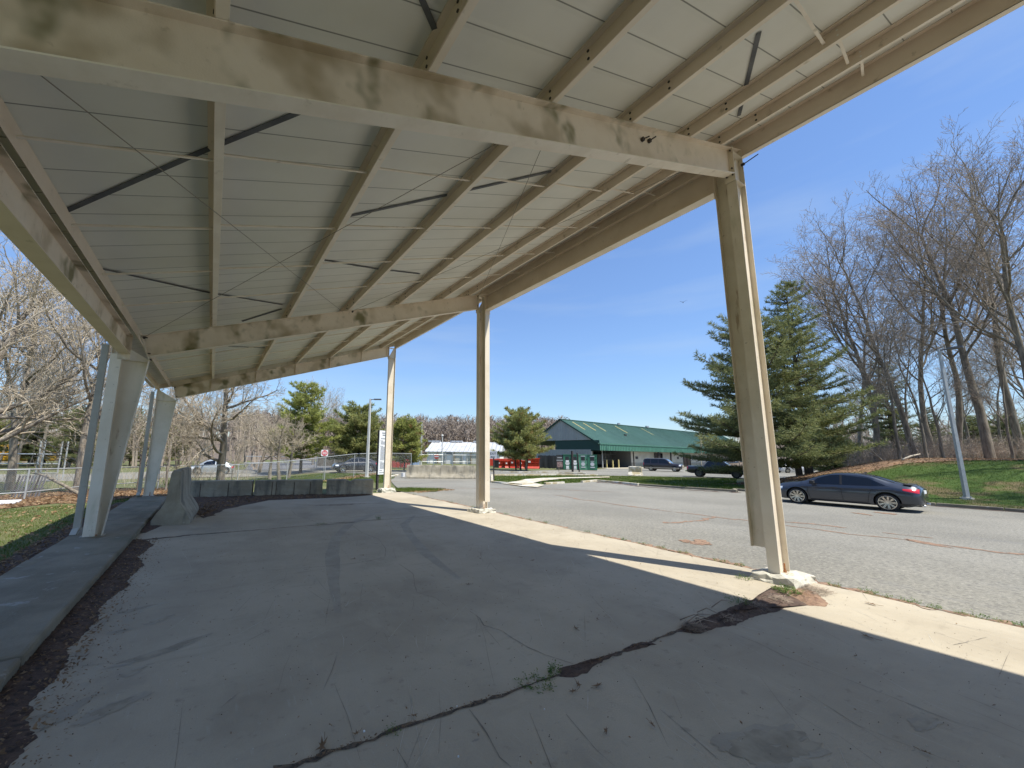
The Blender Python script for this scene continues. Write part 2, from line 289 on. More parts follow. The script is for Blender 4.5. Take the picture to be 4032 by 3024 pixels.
# ------------------------------------------------------------------ mesh builder
class MB:
    def __init__(s): s.v = []; s.f = []; s.mi = []; s.uv = None; s.cm = 0; s.parts = []
    def sep(s, name, mats, parent=None, smooth=False):
        """every piece as an object of its own"""
        out = []
        for (v0, v1, f0, f1) in s.parts:
            q = MB(); q.v = s.v[v0:v1]; q.f = [tuple(i - v0 for i in f) for f in s.f[f0:f1]]; q.mi = s.mi[f0:f1]; out.append(q.build(name, mats, parent, smooth))
        return out
    def add(s, vs, fs, m=None):
        o = len(s.v); s.parts.append((o, o + len(vs), len(s.f), len(s.f) + len(fs))); s.v.extend(tuple(v) for v in vs)
        for f in fs: s.f.append(tuple(o + i for i in f)); s.mi.append(s.cm if m is None else m)
    def box(s, c, d, rot=None, m=None, taper=1.0):
        hx, hy, h = d[0] / 2, d[1] / 2, d[2] / 2; vs = []
        for z, k in ((-h, 1), (h, taper)):
            for x, y in ((-hx, -hy), (hx, -hy), (hx, hy), (-hx, hy)): vs.append(Vector((x * k, y * k, z)))
        if rot is not None: vs = [rot @ v for v in vs]
        c = Vector(c); s.add([v + c for v in vs], [(0, 3, 2, 1), (4, 5, 6, 7), (0, 1, 5, 4), (1, 2, 6, 5), (2, 3, 7, 6), (3, 0, 4, 7)], m)
    def bb(s, a, b, m=None):
        a, b = Vector(a), Vector(b); s.box((a + b) / 2, [abs(q) for q in (b - a)], None, m)
    def bar(s, a, b, w, h, m=None, up=Vector((0, 0, 1))):
        """rectangular bar from a to b: w sideways, h in the up direction"""
        a, b = Vector(a), Vector(b); d = b - a; L = d.length
        if L < 1e-6: return
        d.normalize(); sx = d.cross(up)
        if sx.length < 1e-4: sx = d.cross(Vector((1, 0, 0)))
        sx.normalize(); u = sx.cross(d).normalized()
        vs = []
        for p in (a, b):
            for i, j in ((-1, -1), (1, -1), (1, 1), (-1, 1)): vs.append(p + sx * (w / 2 * i) + u * (h / 2 * j))
        s.add(vs, [(0, 3, 2, 1), (4, 5, 6, 7), (0, 1, 5, 4), (1, 2, 6, 5), (2, 3, 7, 6), (3, 0, 4, 7)], m)
    def tube(s, pts, rs, n=8, m=None, cap=True):
        pts = [Vector(p) for p in pts]; k = len(pts)
        if not hasattr(rs, '__len__'): rs = [rs] * k
        d0 = (pts[1] - pts[0]).normalized(); ref = Vector((0, 0, 1)) if abs(d0.z) < 0.9 else Vector((1, 0, 0))
        x = d0.cross(ref).normalized(); vs = []
        for i, p in enumerate(pts):
            d = (pts[min(i + 1, k - 1)] - pts[max(i - 1, 0)])
            if d.length < 1e-9: d = d0
            d.normalize(); x = (x - d * x.dot(d))
            if x.length < 1e-6: x = d.orthogonal()
            x.normalize(); y = d.cross(x)
            for j in range(n):
                a = 2 * PI * j / n; vs.append(p + (x * math.cos(a) + y * math.sin(a)) * rs[i])
        fs = []
        for i in range(k - 1):
            for j in range(n):
                j2 = (j + 1) % n; fs.append((i * n + j, i * n + j2, (i + 1) * n + j2, (i + 1) * n + j))
        if cap: fs.append(tuple(range(n - 1, -1, -1))); fs.append(tuple((k - 1) * n + j for j in range(n)))
        s.add(vs, fs, m)
    def prism(s, prof, a, b, m=None, up=Vector((0, 0, 1)), closed=True):
        """profile [(side, up)] swept from a to b"""
        a, b = Vector(a), Vector(b); d = (b - a).normalized(); sx = d.cross(up).normalized(); u = sx.cross(d).normalized(); n = len(prof)
        vs = [p + sx * q[0] + u * q[1] for p in (a, b) for q in prof]
        fs = [(i, (i + 1) % n, n + (i + 1) % n, n + i) for i in range(n)]
        fs += [tuple(range(n - 1, -1, -1)), tuple(range(n, 2 * n))]
        s.add(vs, fs, m)
    def disc(s, c, nrm, r, t, n=20, m=None):
        c, nrm = Vector(c), Vector(nrm).normalized(); s.tube([c, c + nrm * t], r, n, m)
    def build(s, name, mats, parent=None, smooth=False, fix=False):
        me = bpy.data.meshes.new(name); me.from_pydata(s.v, [], s.f)
        if isinstance(mats, str): mats = [mats]
        for q in mats: me.materials.append(MATS[q])
        if len(mats) > 1: me.polygons.foreach_set('material_index', s.mi)
        if smooth: me.polygons.foreach_set('use_smooth', [True] * len(me.polygons))
        if fix:
            bm = bmesh.new(); bm.from_mesh(me); bmesh.ops.recalc_face_normals(bm, faces=bm.faces); bm.to_mesh(me); bm.free()
        me.update()
        o = bpy.data.objects.new(name, me); COL.objects.link(o)
        if parent is not None: o.parent = parent
        return o
def tag(o, label=None, cat=None, group=None, kind=None):
    if label: o['label'] = label
    if cat: o['category'] = cat
    if group: o['group'] = group
    if kind: o['kind'] = kind
    return o
def thing(name, label, cat, loc=(0, 0, 0), rz=0.0, group=None):
    o = bpy.data.objects.new(name, None); COL.objects.link(o); o.location = loc; o.rotation_euler = (0, 0, rz)
    o.empty_display_size = 0.2
    return tag(o, label, cat, group)
def kids(o): return [c for c in o.children]
def dup(o, parent=None):
    c = o.copy(); COL.objects.link(c); c.parent = parent
    for ch in kids(o): dup(ch, c)
    return c
def autosmooth(o, ang=35):
    me = o.data; me.polygons.foreach_set('use_smooth', [True] * len(me.polygons))
    bm = bmesh.new(); bm.from_mesh(me)
    for e in bm.edges:
        if len(e.link_faces) == 2 and e.calc_face_angle(0) > math.radians(ang): e.smooth = False
    bm.to_mesh(me); bm.free()
def bevel(o, w=0.004, seg=1):
    m = o.modifiers.new('bevel', 'BEVEL'); m.width = w; m.segments = seg; m.limit_method = 'ANGLE'; m.angle_limit = math.radians(40)
def rough_block(c, d, rot, amp, sub=4, seed=0, taper=1.0):
    """a weathered concrete block: subdivided box with jittered surface"""
    r = random.Random(seed); bm = bmesh.new(); bmesh.ops.create_cube(bm, size=1.0)
    bmesh.ops.subdivide_edges(bm, edges=bm.edges[:], cuts=sub, use_grid_fill=True)
    for v in bm.verts:
        k = 1 + (taper - 1) * (v.co.z + 0.5)
        v.co = Vector((v.co.x * d[0] * k, v.co.y * d[1] * k, v.co.z * d[2]))
        q = Vector((r.uniform(-1, 1), r.uniform(-1, 1), r.uniform(-1, 1))) * amp; v.co += q
    R = Matrix.Rotation(rot, 3, 'Z') if not isinstance(rot, Matrix) else rot
    mb = MB(); mb.add([R @ v.co + Vector(c) for v in bm.verts], [[v.index for v in f.verts] for f in bm.faces]); bm.free(); return mb
def sheet(name, polys, mats, off=0.0, maxlen=2.0, zf=hz, kind='structure'):
    """flat polygons draped on the terrain"""
    bm = bmesh.new()
    for poly in polys:
        vs = [bm.verts.new((p[0], p[1], 0)) for p in poly]
        for t in tessellate_polygon([[Vector((p[0], p[1], 0)) for p in poly]]):
            try:
                f = bm.faces.new([vs[i] for i in t])
            except ValueError: pass
    for _ in range(9):
        es = [e for e in bm.edges if e.calc_length() > maxlen * (1 if min(math.hypot(v.co.x + 7, v.co.y + 3) for v in e.verts) < 60 else 6)]
        if not es: break
        bmesh.ops.subdivide_edges(bm, edges=es, cuts=1); bmesh.ops.triangulate(bm, faces=bm.faces[:])
    for v in bm.verts: v.co.z = zf(v.co.x, v.co.y) + off
    bmesh.ops.recalc_face_normals(bm, faces=bm.faces)
    if bm.faces and sum(f.normal.z for f in bm.faces) < 0: bmesh.ops.reverse_faces(bm, faces=bm.faces[:])
    me = bpy.data.meshes.new(name); bm.to_mesh(me); bm.free(); me.materials.append(MATS[mats])
    o = bpy.data.objects.new(name, me); COL.objects.link(o); o['kind'] = kind; return o
def ribbon(mb, pts, widths, z, seed=0, jit=0.25, m=None, step=0.12, zfun=None):
    """irregular strip along a polyline"""
    r = random.Random(seed); P = [Vector((p[0], p[1], 0)) for p in pts]; out = []
    tot = sum((P[i + 1] - P[i]).length for i in range(len(P) - 1)); acc = 0
    for i in range(len(P) - 1):
        L = (P[i + 1] - P[i]).length; k = max(1, int(L / step))
        for j in range(k + (i == len(P) - 2)):
            out.append((P[i].lerp(P[i + 1], j / k), (acc + L * j / k) / tot))
        acc += L
    n = len(out); vs = []; fs = []; wob = 0.0
    for i, (p, t) in enumerate(out):
        d = (out[min(i + 1, n - 1)][0] - out[max(i - 1, 0)][0]).normalized(); s = Vector((-d.y, d.x, 0))
        wt = t * (len(widths) - 1); a = int(min(wt, len(widths) - 2)) if len(widths) > 1 else 0
        wd = widths[0] if len(widths) == 1 else widths[a] + (widths[a + 1] - widths[a]) * (wt - a)
        wob += r.uniform(-1, 1) * wd * min(0.35, jit * 1.4); wob *= 0.85
        w1 = wd / 2 * (1 + r.uniform(-jit, jit) * 2); w2 = wd / 2 * (1 + r.uniform(-jit, jit) * 2)
        for q in (p + s * (w1 + wob), p - s * (w2 - wob)):
            vs.append((q.x, q.y, z + (zfun(q.x, q.y) if zfun else 0)))
    for i in range(n - 1): fs.append((2 * i, 2 * i + 1, 2 * i + 3, 2 * i + 2))
    mb.add(vs, fs, m)

# ------------------------------------------------------------------ ground, asphalt, slab
def axis_steps(a, b, fine0, fine1, st, far):
    xs = []; x = fine0
    while x <= fine1: xs.append(x); x += st
    q = st; x = fine1
    while x < b: q *= far; x += q; xs.append(x)
    q = st; x = fine0
    while x > a: q *= far; x -= q; xs.append(x)
    return sorted(xs)
def build_ground():
    xs = axis_steps(-420, 620, -24, 46, 0.7, 1.16); ys = axis_steps(-200, 560, -12, 48, 0.7, 1.16)
    r = random.Random(3); vs = []
    for y in ys:
        for x in xs:
            z = hz(x, y)
            vs.append((x, y, z + (r.uniform(-.012, .012) if x > 21.5 or x < -9.6 else -0.03)))
    n = len(xs); fs = [(j * n + i, j * n + i + 1, (j + 1) * n + i + 1, (j + 1) * n + i) for j in range(len(ys) - 1) for i in range(n - 1)]
    mb = MB(); mb.add(vs, fs); o = mb.build('ground', 'ground', smooth=True); o['kind'] = 'structure'; return o
build_ground()
def hill():
    pol = []; mb = MB(); vs = []; A = [math.radians(a) for a in range(-60, 130, 2)]; D = [100, 112, 125, 140, 155, 170, 190, 210, 235, 270, 330]
    for a in A:
        for d in D: x, y = -7 + d * math.sin(a), -3 + d * math.cos(a); vs.append((x, y, hz(x, y) + (.35 if d > 100 else -.4)))
    n = len(D); mb.add(vs, [(i * n + j, i * n + j + 1, (i + 1) * n + j + 1, (i + 1) * n + j) for i in range(len(A) - 1) for j in range(n - 1)])
    o = mb.build('hill', 'hill_ground', smooth=True); o['kind'] = 'structure'
hill()
LOTN = [G(2900, 1935), G(2700, 1922), G(2515, 1909), G(2420, 1899), G(2350, 1893), G(2290, 1898), G(2144, 1905), G(2117, 1914), G(2020, 1907), G(1937, 1899)]
ISL_B = [G(1937, 1871), G(2060, 1870), G(2190, 1869), G(2355, 1870.5), G(2600, 1874), G(2900, 1882)]
lot = [(.47, -40), (.47, 14.35), G(1541, 1893), G(1541, 1878), G(1560, 1872, -.25), G(1400, 1868, -.35), G(1240, 1864, -.45), G(935, 1877, -.62), G(640, 1880, -.62),
       G(334, 1892, -.62), G(0, 1896, -.62), (-70, 42), (-70, 52), G(0, 1868, -.65), G(334, 1866, -.65), G(640, 1856, -.65), G(960, 1850, -.65),
       G(1330, 1850, -.5), G(1541, 1853, -.3), G(1900, 1857, -.25),
       (44.0, 37.5), (50, 40.1), (115, 46), (115, 22), (60, 13), (46, 12.5)] + [ISL_B[i] for i in (5, 4, 3, 2, 1, 0)][0:0]
lot = lot + [ISL_B[5], ISL_B[4], ISL_B[3], ISL_B[2], ISL_B[1], ISL_B[0]] + LOTN[::-1] + [(20.7, 9.5), (20.95, 1.5), (21.0, -40)]
sheet('parking_lot', [lot], 'asphalt', 0.012, 1.1)
side = [G(1330, 1852, -.5), G(1240, 1826, -.6), G(1075, 1806, -.6), G(1000, 1806, -.6), G(960, 1852, -.6)]
sheet('side_road', [side], 'dark_asphalt', 0.03, 4)

# pale sidewalk through the grass island
walk = [G(*q, -.12) for q in ((1971, 1898), (2033, 1891), (2067, 1883), (2133, 1878.5), (2230, 1876), (2400, 1873), (2400, 1876.5), (2230, 1880), (2161, 1886), (2125, 1891), (2100, 1897), (2144, 1905), (2117, 1913.5), (2055, 1909))]
sheet('sidewalk', [walk], 'pale_concrete', 0.06, 3)
def kerb_line(name, pts, w=0.15, h=0.13, m='pale_concrete', gaps=(), seed=1):
    mb = MB(); r = random.Random(seed)
    for i in range(len(pts) - 1):
        a, b = Vector((pts[i][0], pts[i][1], 0)), Vector((pts[i + 1][0], pts[i + 1][1], 0)); L = (b - a).length; k = max(1, int(L / 1.8))
        for j in range(k):
            p, q = a.lerp(b, j / k), a.lerp(b, (j + .985) / k)
            if r.random() < gaps_p: continue
            p.z = hz(p.x, p.y) + h / 2 - .02 + r.uniform(-.012, .012); q.z = hz(q.x, q.y) + h / 2 - .02 + r.uniform(-.012, .012)
            mb.bar(p, q, w, h + .06)
    o = mb.build(name, m); bevel(o, .02, 2); o['kind'] = 'structure'; return o
gaps_p = 0.0
kerb_line('kerb', [(21.08, -40), (21.08, 1.5), (20.85, 9.5), G(2900, 1935), G(2700, 1922), G(2515, 1909)], .16, .13, 'kerb_concrete')
gaps_p = 0.12
kerb_line('kerb', [G(2515, 1909), G(2420, 1899), G(2350, 1893), G(2290, 1898), G(2144, 1905)], .2, .13)
gaps_p = 0.0
kerb_line('kerb', [G(2060, 1910), G(2020, 1906), G(1937, 1898), G(1937, 1871), G(2060, 1870), G(2190, 1869), G(2355, 1870.5)], .2, .12)
kerb_line('kerb', [G(1900, 1858.5, -.25), G(2040, 1860), G(2200, 1862.5), G(2310, 1866)], .25, .16)
kerb_line('kerb', [G(1390, 1851, -.5), G(1240, 1826, -.6), G(1090, 1801, -.6)], .22, .15)
kerb_line('kerb', [G(1530, 1876), G(1545, 1875), G(1568, 1870)], .2, .12)

# concrete slab under the shelter, its joints and cracks in the same mesh
mb = MB(); nx, ny = 30, 90
def slab_z(x, y): return 0.0
xs = [-8.42 + (0.42 + 8.42) * i / nx for i in range(nx + 1)]; ys = [-36 + (14.3 + 36) * j / ny for j in range(ny + 1)]
rr_ = random.Random(5)
ex = [rr_.uniform(-.03, .03) for _ in ys]
vs = [(x + (ex[j] if i == nx else 0), y, 0) for j, y in enumerate(ys) for i, x in enumerate(xs)]
mb.add(vs, [(j * (nx + 1) + i, j * (nx + 1) + i + 1, (j + 1) * (nx + 1) + i + 1, (j + 1) * (nx + 1) + i) for j in range(ny) for i in range(nx)], 0)
vs = [(xs[-1] + ex[j], y, z) for j, y in enumerate(ys) for z in (0, -.3)]
mb.add(vs, [(2 * j, 2 * j + 1, 2 * j + 3, 2 * j + 2) for j in range(ny)], 0)
def gl(pts, z=0.0): return [G(x, y, z) for x, y in pts]
def c2(pts): return gl([(1200 + x / 1.4757, 1900 + y / 1.4757) for x, y in pts])
def c1(pts): return gl([(x / 1.4757, 1900 + y / 1.4757) for x, y in pts])
def c3(pts): return gl([(2600 + x / 1.476, 1900 + y / 1.476) for x, y in pts])
J1 = c2([(-180, 1690), (0, 1630), (180, 1565), (400, 1492), (560, 1430), (750, 1370), (930, 1310), (1170, 1230), (1290, 1180), (1500, 1100), (1700, 1035), (1840, 985), (1960, 945), (2066, 905)]) + c3([(60, 880), (200, 810)])
ribbon(mb, J1, [.05, .035, .02, .034, .016, .03, .04, .018, .035, .03], .003, 2, .45, 1, .05)
J2 = c1([(770, 340), (900, 325), (1100, 305), (1400, 285), (1700, 258), (2066, 232)]) + c2([(160, 236), (400, 218), (600, 205), (805, 192)])
ribbon(mb, J2, [.1, .06, .03, .035, .018, .03, .014], .003, 3, .35, 1, .08)
J3 = c1([(1700, 130), (1950, 135), (2066, 125)]) + c2([(60, 132), (250, 126), (470, 118)])
ribbon(mb, J3, [.02, .07, .02, .07, .02], .003, 4, .4, 1, .08)
for k, (pts, wd) in enumerate([
        (c2([(270, 245), (330, 290), (430, 330), (470, 385), (465, 435), (330, 465), (150, 485), (0, 495)]), .016),
        (c2([(470, 435), (700, 405), (900, 375), (1200, 345)]), .010), (c2([(540, 470), (630, 530), (640, 600), (650, 640), (760, 670), (830, 725)]), .013),
        (c2([(960, 750), (1020, 790), (1040, 830), (1150, 865), (1200, 900), (1300, 960), (1400, 1005), (1560, 1055)]), .014),
        (c2([(955, 1320), (1000, 1380), (1060, 1460), (1110, 1560), (1130, 1600), (1200, 1659)]), .014),
        (c2([(1520, 1350), (1700, 1560), (1800, 1650)]), .006), (c2([(530, 1540), (600, 1659)]), .008),
        (c3([(400, 870), (560, 930), (720, 1010), (900, 1080), (1100, 1150), (1300, 1230), (1500, 1310), (1700, 1390), (1900, 1450), (2114, 1540)]), .008),
        (c3([(0, 1320), (200, 1490), (350, 1620)]), .008), (c1([(1690, 160), (1720, 190), (1800, 215), (1860, 240)]), .014),
        (c1([(300, 1080), (560, 1060), (900, 1010)]), .006), (c1([(1400, 520), (1800, 495), (2066, 470)]), .009),
        (c3([(1700, 945), (1900, 900)]), .012)]):
    ribbon(mb, pts, [wd * .3, wd * .6, wd * .35, wd * .55, wd * .25], .0028, 20 + k, .45, 2, .04)
rs = random.Random(12)
for k in range(260):                                   # scrape marks and scratches
    x, y = rs.uniform(-7.6, 0.1), rs.uniform(-2.6, 6); a = rs.gauss(1.05, .35); L = rs.uniform(.15, .9)
    ribbon(mb, [(x, y), (x + math.cos(a) * L * .5 + rs.uniform(-.02, .02), y + math.sin(a) * L * .5), (x + math.cos(a) * L, y + math.sin(a) * L)], [.001, rs.uniform(.002, .0045), .001], .002, k, .3, 2 if rs.random() < .55 else 3, .1)
for k in range(2600):
    x, y = rs.uniform(-7.9, .4), rs.uniform(-2.6, 9); q = rs.uniform(.0015, .0045); mb.box((x, y, q * .5 + .001), (q * 1.4, q, q), None, 3 if rs.random() < .35 else 1)
for pts, wd in ((c2([(195, 760), (165, 560), (160, 420), (185, 320), (260, 240), (400, 180), (620, 150)]), .24), (c2([(900, 560), (790, 480), (700, 410), (610, 300), (580, 240), (640, 190)]), .22)):
    ribbon(mb, pts, [wd * .3, wd, wd * .8, wd, wd * .3], .0012 + wd * .001, 77, .03, 4, .15)
def blotch(mb, c, rx, ry, a, z, seed, m=0):
    r = random.Random(seed); n = 40; vs = [(c[0], c[1], z)]; ph = [r.uniform(0, 6) for _ in range(4)]
    for i in range(n):
        t = 2 * PI * i / n; k = 1 + .2 * math.sin(2 * t + ph[0]) + .16 * math.sin(3 * t + ph[1]) + .12 * math.sin(7 * t + ph[2]) + r.uniform(-.14, .14)
        x, y = math.cos(t) * rx * k, math.sin(t) * ry * k
        vs.append((c[0] + x * math.cos(a) - y * math.sin(a), c[1] + x * math.sin(a) + y * math.cos(a), z))
    mb.add(vs, [(0, i + 1, (i + 1) % n + 1) for i in range(n)], m)
for k, (q, rx, ry, a) in enumerate([(c1([(800, 735)])[0], .16, .045, .3), (c1([(690, 866)])[0], .07, .03, .2), (c1([(770, 1100)])[0], .07, .03, .5), (c1([(650, 1310)])[0], .13, .05, .45), (c1([(935, 795)])[0], .09, .04, .6),
        (c1([(850, 1010)])[0], .18, .04, .3), (c1([(120, 1450)])[0], .22, .09, .8), (c3([(600, 1500)])[0], .26, .08, -.2), (c3([(700, 1570)])[0], .24, .07, -.3), (c3([(1530, 1400)])[0], .12, .03, -.2), (c1([(1000, 960)])[0], .2, .05, .4)]):
    blotch(mb, q, rx * 1.35, ry * 1.5, a, .0017 + k * .00005, 400 + k, 4); blotch(mb, q, rx, ry, a, .0024 + k * .00005, 440 + k, 5)
slab = mb.build('concrete_floor', ['concrete', 'crack', 'hair_crack', 'footing_concrete', 'tyre_mark', 'damp_mark']); slab['kind'] = 'structure'
# raised concrete sill along the low side, cast in lengths
def sill():
    mb = MB(); y = -36.0; k = 0
    while y < 15.0:
        y2 = min(y + 3.8, 15.05)
        if abs(y - 6.7) < 2: pass
        b = rough_block((-8.93, (y + y2) / 2, -.1), (1.06, y2 - y - .02, .44 + .01 * math.sin(k * 2.1)), 0, .008, 7, k)
        mb.add(b.v, b.f); y = y2; k += 1
    o = mb.build('kerb', 'kerb_concrete', smooth=False); bevel(o, .03, 2); o['kind'] = 'structure'
sill()

# ------------------------------------------------------------------ the shelter
RS = 0.336
def zt(x): return 7.106 + RS * x          # top of rafters
B1 = 7.607; FY = [-15.21, -7.607, 0.0, B1, B1 + 7.84]
shed = thing('open_shelter', 'cream steel open-sided shelter with a sloping panel roof over the concrete floor', 'shelter', (0, 0, 0))
FW = .075
def hcol(name, y, xin0, xin1, xout, z0, ztop_in, ztop_out, m):
    """tapered I column: outer flange plumb, inner flange leaning; web in the frame plane"""
    mb = MB(); t = .012
    def fl(x0, x1, za, zb, sgn):
        mb.add([(x0, y - FW, za), (x0, y + FW, za), (x0 + sgn * t, y + FW, za), (x0 + sgn * t, y - FW, za),
                (x1, y - FW, zb), (x1, y + FW, zb), (x1 + sgn * t, y + FW, zb), (x1 + sgn * t, y - FW, zb)],
               [(0, 3, 2, 1), (4, 5, 6, 7), (0, 1, 5, 4), (1, 2, 6, 5), (2, 3, 7, 6), (3, 0, 4, 7)])
    s = 1 if xout > xin0 else -1
    fl(xin0, xin1, z0, ztop_in, s); fl(xout, xout, z0, ztop_out, -s)
    a, b = xin0 + s * t, xin1 + s * t; c = xout - s * t; w2 = .005
    mb.add([(a, y - w2, z0), (c, y - w2, z0), (c, y + w2, z0), (a, y + w2, z0), (b, y - w2, ztop_in), (c, y - w2, ztop_out), (c, y + w2, ztop_out), (b, y + w2, ztop_in)],
           [(0, 3, 2, 1), (4, 5, 6, 7), (0, 1, 5, 4), (1, 2, 6, 5), (2, 3, 7, 6), (3, 0, 4, 7)])
    o = mb.build(name, m, shed, fix=True); return o
def rafter(y, endframe=False):
    mb = MB(); t = .012; xa, xb = -8.66, -.02; D = .49
    def P(x, dz): return Vector((x, y, zt(x) + dz))
    k = math.cos(math.atan(RS))
    mb.bar(P(xa - .1, -t / 2), P(.33, -t / 2), FW * 2, t); mb.bar(P(xa + .08, -D), P(xb, -D), FW * 2, t, 1)
    mb.add([P(xa - .06, -t) + Vector((0, -.004, 0)), P(xb, -t) + Vector((0, -.004, 0)), P(xb, -D) + Vector((0, -.004, 0)), P(xa + .06, -D) + Vector((0, -.004, 0)),
            P(xa - .06, -t) + Vector((0, .004, 0)), P(xb, -t) + Vector((0, .004, 0)), P(xb, -D) + Vector((0, .004, 0)), P(xa + .06, -D) + Vector((0, .004, 0))],
           [(0, 1, 2, 3), (7, 6, 5, 4)])
    # flange-brace clips on the bottom flange, splice line
    for x in ((-6.3, -3.05, -1.55, -.55) if not endframe else ()):
        q = P(x, -D + .012); mb.add([q + Vector((-.07, -.03, 0)), q + Vector((.05, -.03, .02)), q + Vector((.05, -.03, .1)), q + Vector((-.07, -.024, 0)), q + Vector((.05, -.024, .02)), q + Vector((.05, -.024, .1))],
                                    [(0, 1, 2), (5, 4, 3), (1, 4, 5, 2), (0, 2, 5, 3)])
    if endframe:
        for x in PX[:-1] + [-.12]: mb.bar(P(x, -.02), P(x + .0, -D + .01), .01, FW * 1.9, up=Vector((0, 1, 0)))
    o = mb.build('rafter', ['paint_beam', 'paint_bounce_lit'], shed, fix=False)
    # end plates
    e = MB(); e.bar((-.025, y, zt(0) + .02), (-.025, y, zt(0) - D - .13), .016, FW * 2.1, up=Vector((0, 1, 0)))
    e.bar((-8.79, y, zt(-8.79) + .05), (-8.56, y, zt(-8.56) - D - .10), .018, FW * 2.1, up=Vector((0, 1, 0)))
    e.sep('end_plate', 'paint_column', shed)
    b = MB()
    for sy in (-.045, .045):
        for dz in (-.06, -.4, -.52):
            b.tube([(-.055, y + sy, zt(0) + dz), (-.03, y + sy, zt(0) + dz)], .014, 6)
            b.tube([(-8.66 + dz * -.25, y + sy, zt(-8.66) + dz), (-8.71 + dz * -.25, y + sy, zt(-8.66) + dz)], .014, 6)
    b.sep('bolt', 'bolt_dark', shed)
PX = [-7.50, -5.93, -4.40, -2.92, -1.43, -.42]
for i, y in enumerate(FY):
    endf = i == 4
    c = hcol('column', y, 0.0, 0.0, .342, .10, 6.62, 7.2, 'paint_column')
    st = MB(); st.bb((.013, y - FW, 6.50), (.33, y + FW, 6.51)); st.bb((.013, y - FW, 7.04), (.33, y + FW, 7.05)); st.sep('stiffener', 'paint_column', shed)
    c2_ = hcol('column', y, -8.92, -8.57, -9.20, .12, 3.66, 4.02, 'paint_column')
    st = MB(); st.bb((-9.19, y - FW, 3.60), (-8.6, y - .006, 3.61)); st.sep('stiffener', 'paint_column', shed)
    rafter(y, endf)
    # footing and base plate
    rb = rough_block((.14, y - .04, -.02), (.80, .66, .25), .05 * (i % 2), .026, 5, i + 3, .78)
    f = rb.build('footing', 'footing_concrete', shed); bevel(f, .02, 1)
    bp = MB(); bp.bb((-.03, y - .1, .085), (.37, y + .1, .102))
    bp.bb((-9.24, y - .1, .105), (-8.88, y + .1, .122)); bp.sep('base_plate', 'paint_grey', shed)
    ab = MB()
    for xx, zz in ((.17, .10), (-9.06, .12)):
        for s in (-1, 1):
            ab.tube([(xx + .05, y + s * .055, zz), (xx + .05, y + s * .055, zz + .13)], .011, 6); ab.tube([(xx + .05, y + s * .055, zz), (xx + .05, y + s * .055, zz + .03)], .022, 6)
    ab.sep('anchor_bolt', 'rust', shed)
# purlins (Z section, lapped and bolted over each rafter)
for k, x in enumerate(PX):
    mb = MB(); z0 = zt(x) + .004; H = .2; ya, yb = FY[0] - .2, FY[-1] + .2
    mb.bb((x - .006, ya, z0), (x, yb, z0 + H), 0)
    nrm = RS
    mb.add([(x, ya, z0), (x + .075, ya, z0 + .075 * nrm), (x + .075, yb, z0 + .075 * nrm), (x, yb, z0), (x, ya, z0 + .006), (x + .075, ya, z0 + .006 + .075 * nrm), (x + .075, yb, z0 + .006 + .075 * nrm), (x, yb, z0 + .006)],
           [(0, 3, 2, 1), (4, 5, 6, 7), (0, 1, 5, 4), (1, 2, 6, 5), (2, 3, 7, 6)], 3)
    mb.bar((x + .073, ya, z0 + .045), (x + .073, yb, z0 + .045), .005, .03, 3)
    mb.bb((x - .07, ya, z0 + H - .012 - .06 * nrm), (x, yb, z0 + H - .006), 0)
    for y in FY[1:4]:                                   # lap sleeve and bolts
        mb.bb((x - .011, y - .62, z0 + .003), (x - .006, y + .62, z0 + H - .03), 0)
        for dy, dz in ((-.58, .05), (-.58, .14), (-.06, .05), (-.06, .14), (.06, .09), (.55, .05), (.55, .14)):
            mb.tube([(x - .02, y + dy, z0 + dz), (x - .01, y + dy, z0 + dz)], .015, 6, 1)
    for y in [q for q in (-6, -4.6, -3.1, -1.75, 1.46, 2.9, 4.35, 5.8, 9.1, 10.6, 12.1, 13.6)]:
        for dz in (.06, .13): mb.tube([(x - .009, y, z0 + dz), (x - .005, y, z0 + dz)], .010, 6, 2)
    mb.build('purlin', ['paint_purlin', 'bolt_dark', 'bolt_light', 'paint_bounce_lit'], shed)
# eave struts
mb = MB(); ya, yb = FY[0] - .2, FY[-1] + .15
for a, b in ((ya, yb),):
    mb.bb((.335, a, 7.09), (.342, b, 7.43)); mb.bb((.335, a, 7.09), (.43, b, 7.097), 1); mb.bb((.27, a, 7.40), (.335, b, 7.407)); mb.bb((.423, a, 7.097), (.43, b, 7.12))
mb.build('eave_strut', ['paint_purlin', 'paint_bounce_lit'], shed)
mb = MB(); mb.bb((-9.215, ya, zt(-9.2) + .0), (-9.205, yb, zt(-9.2) + .22)); mb.bb((-9.205, ya, zt(-9.2)), (-9.12, yb, zt(-9.2) + .007))
mb.bb((-8.84, ya, zt(-8.84) + .01), (-8.832, yb, zt(-8.84) + .2)); mb.build('eave_strut', 'paint_purlin', shed)
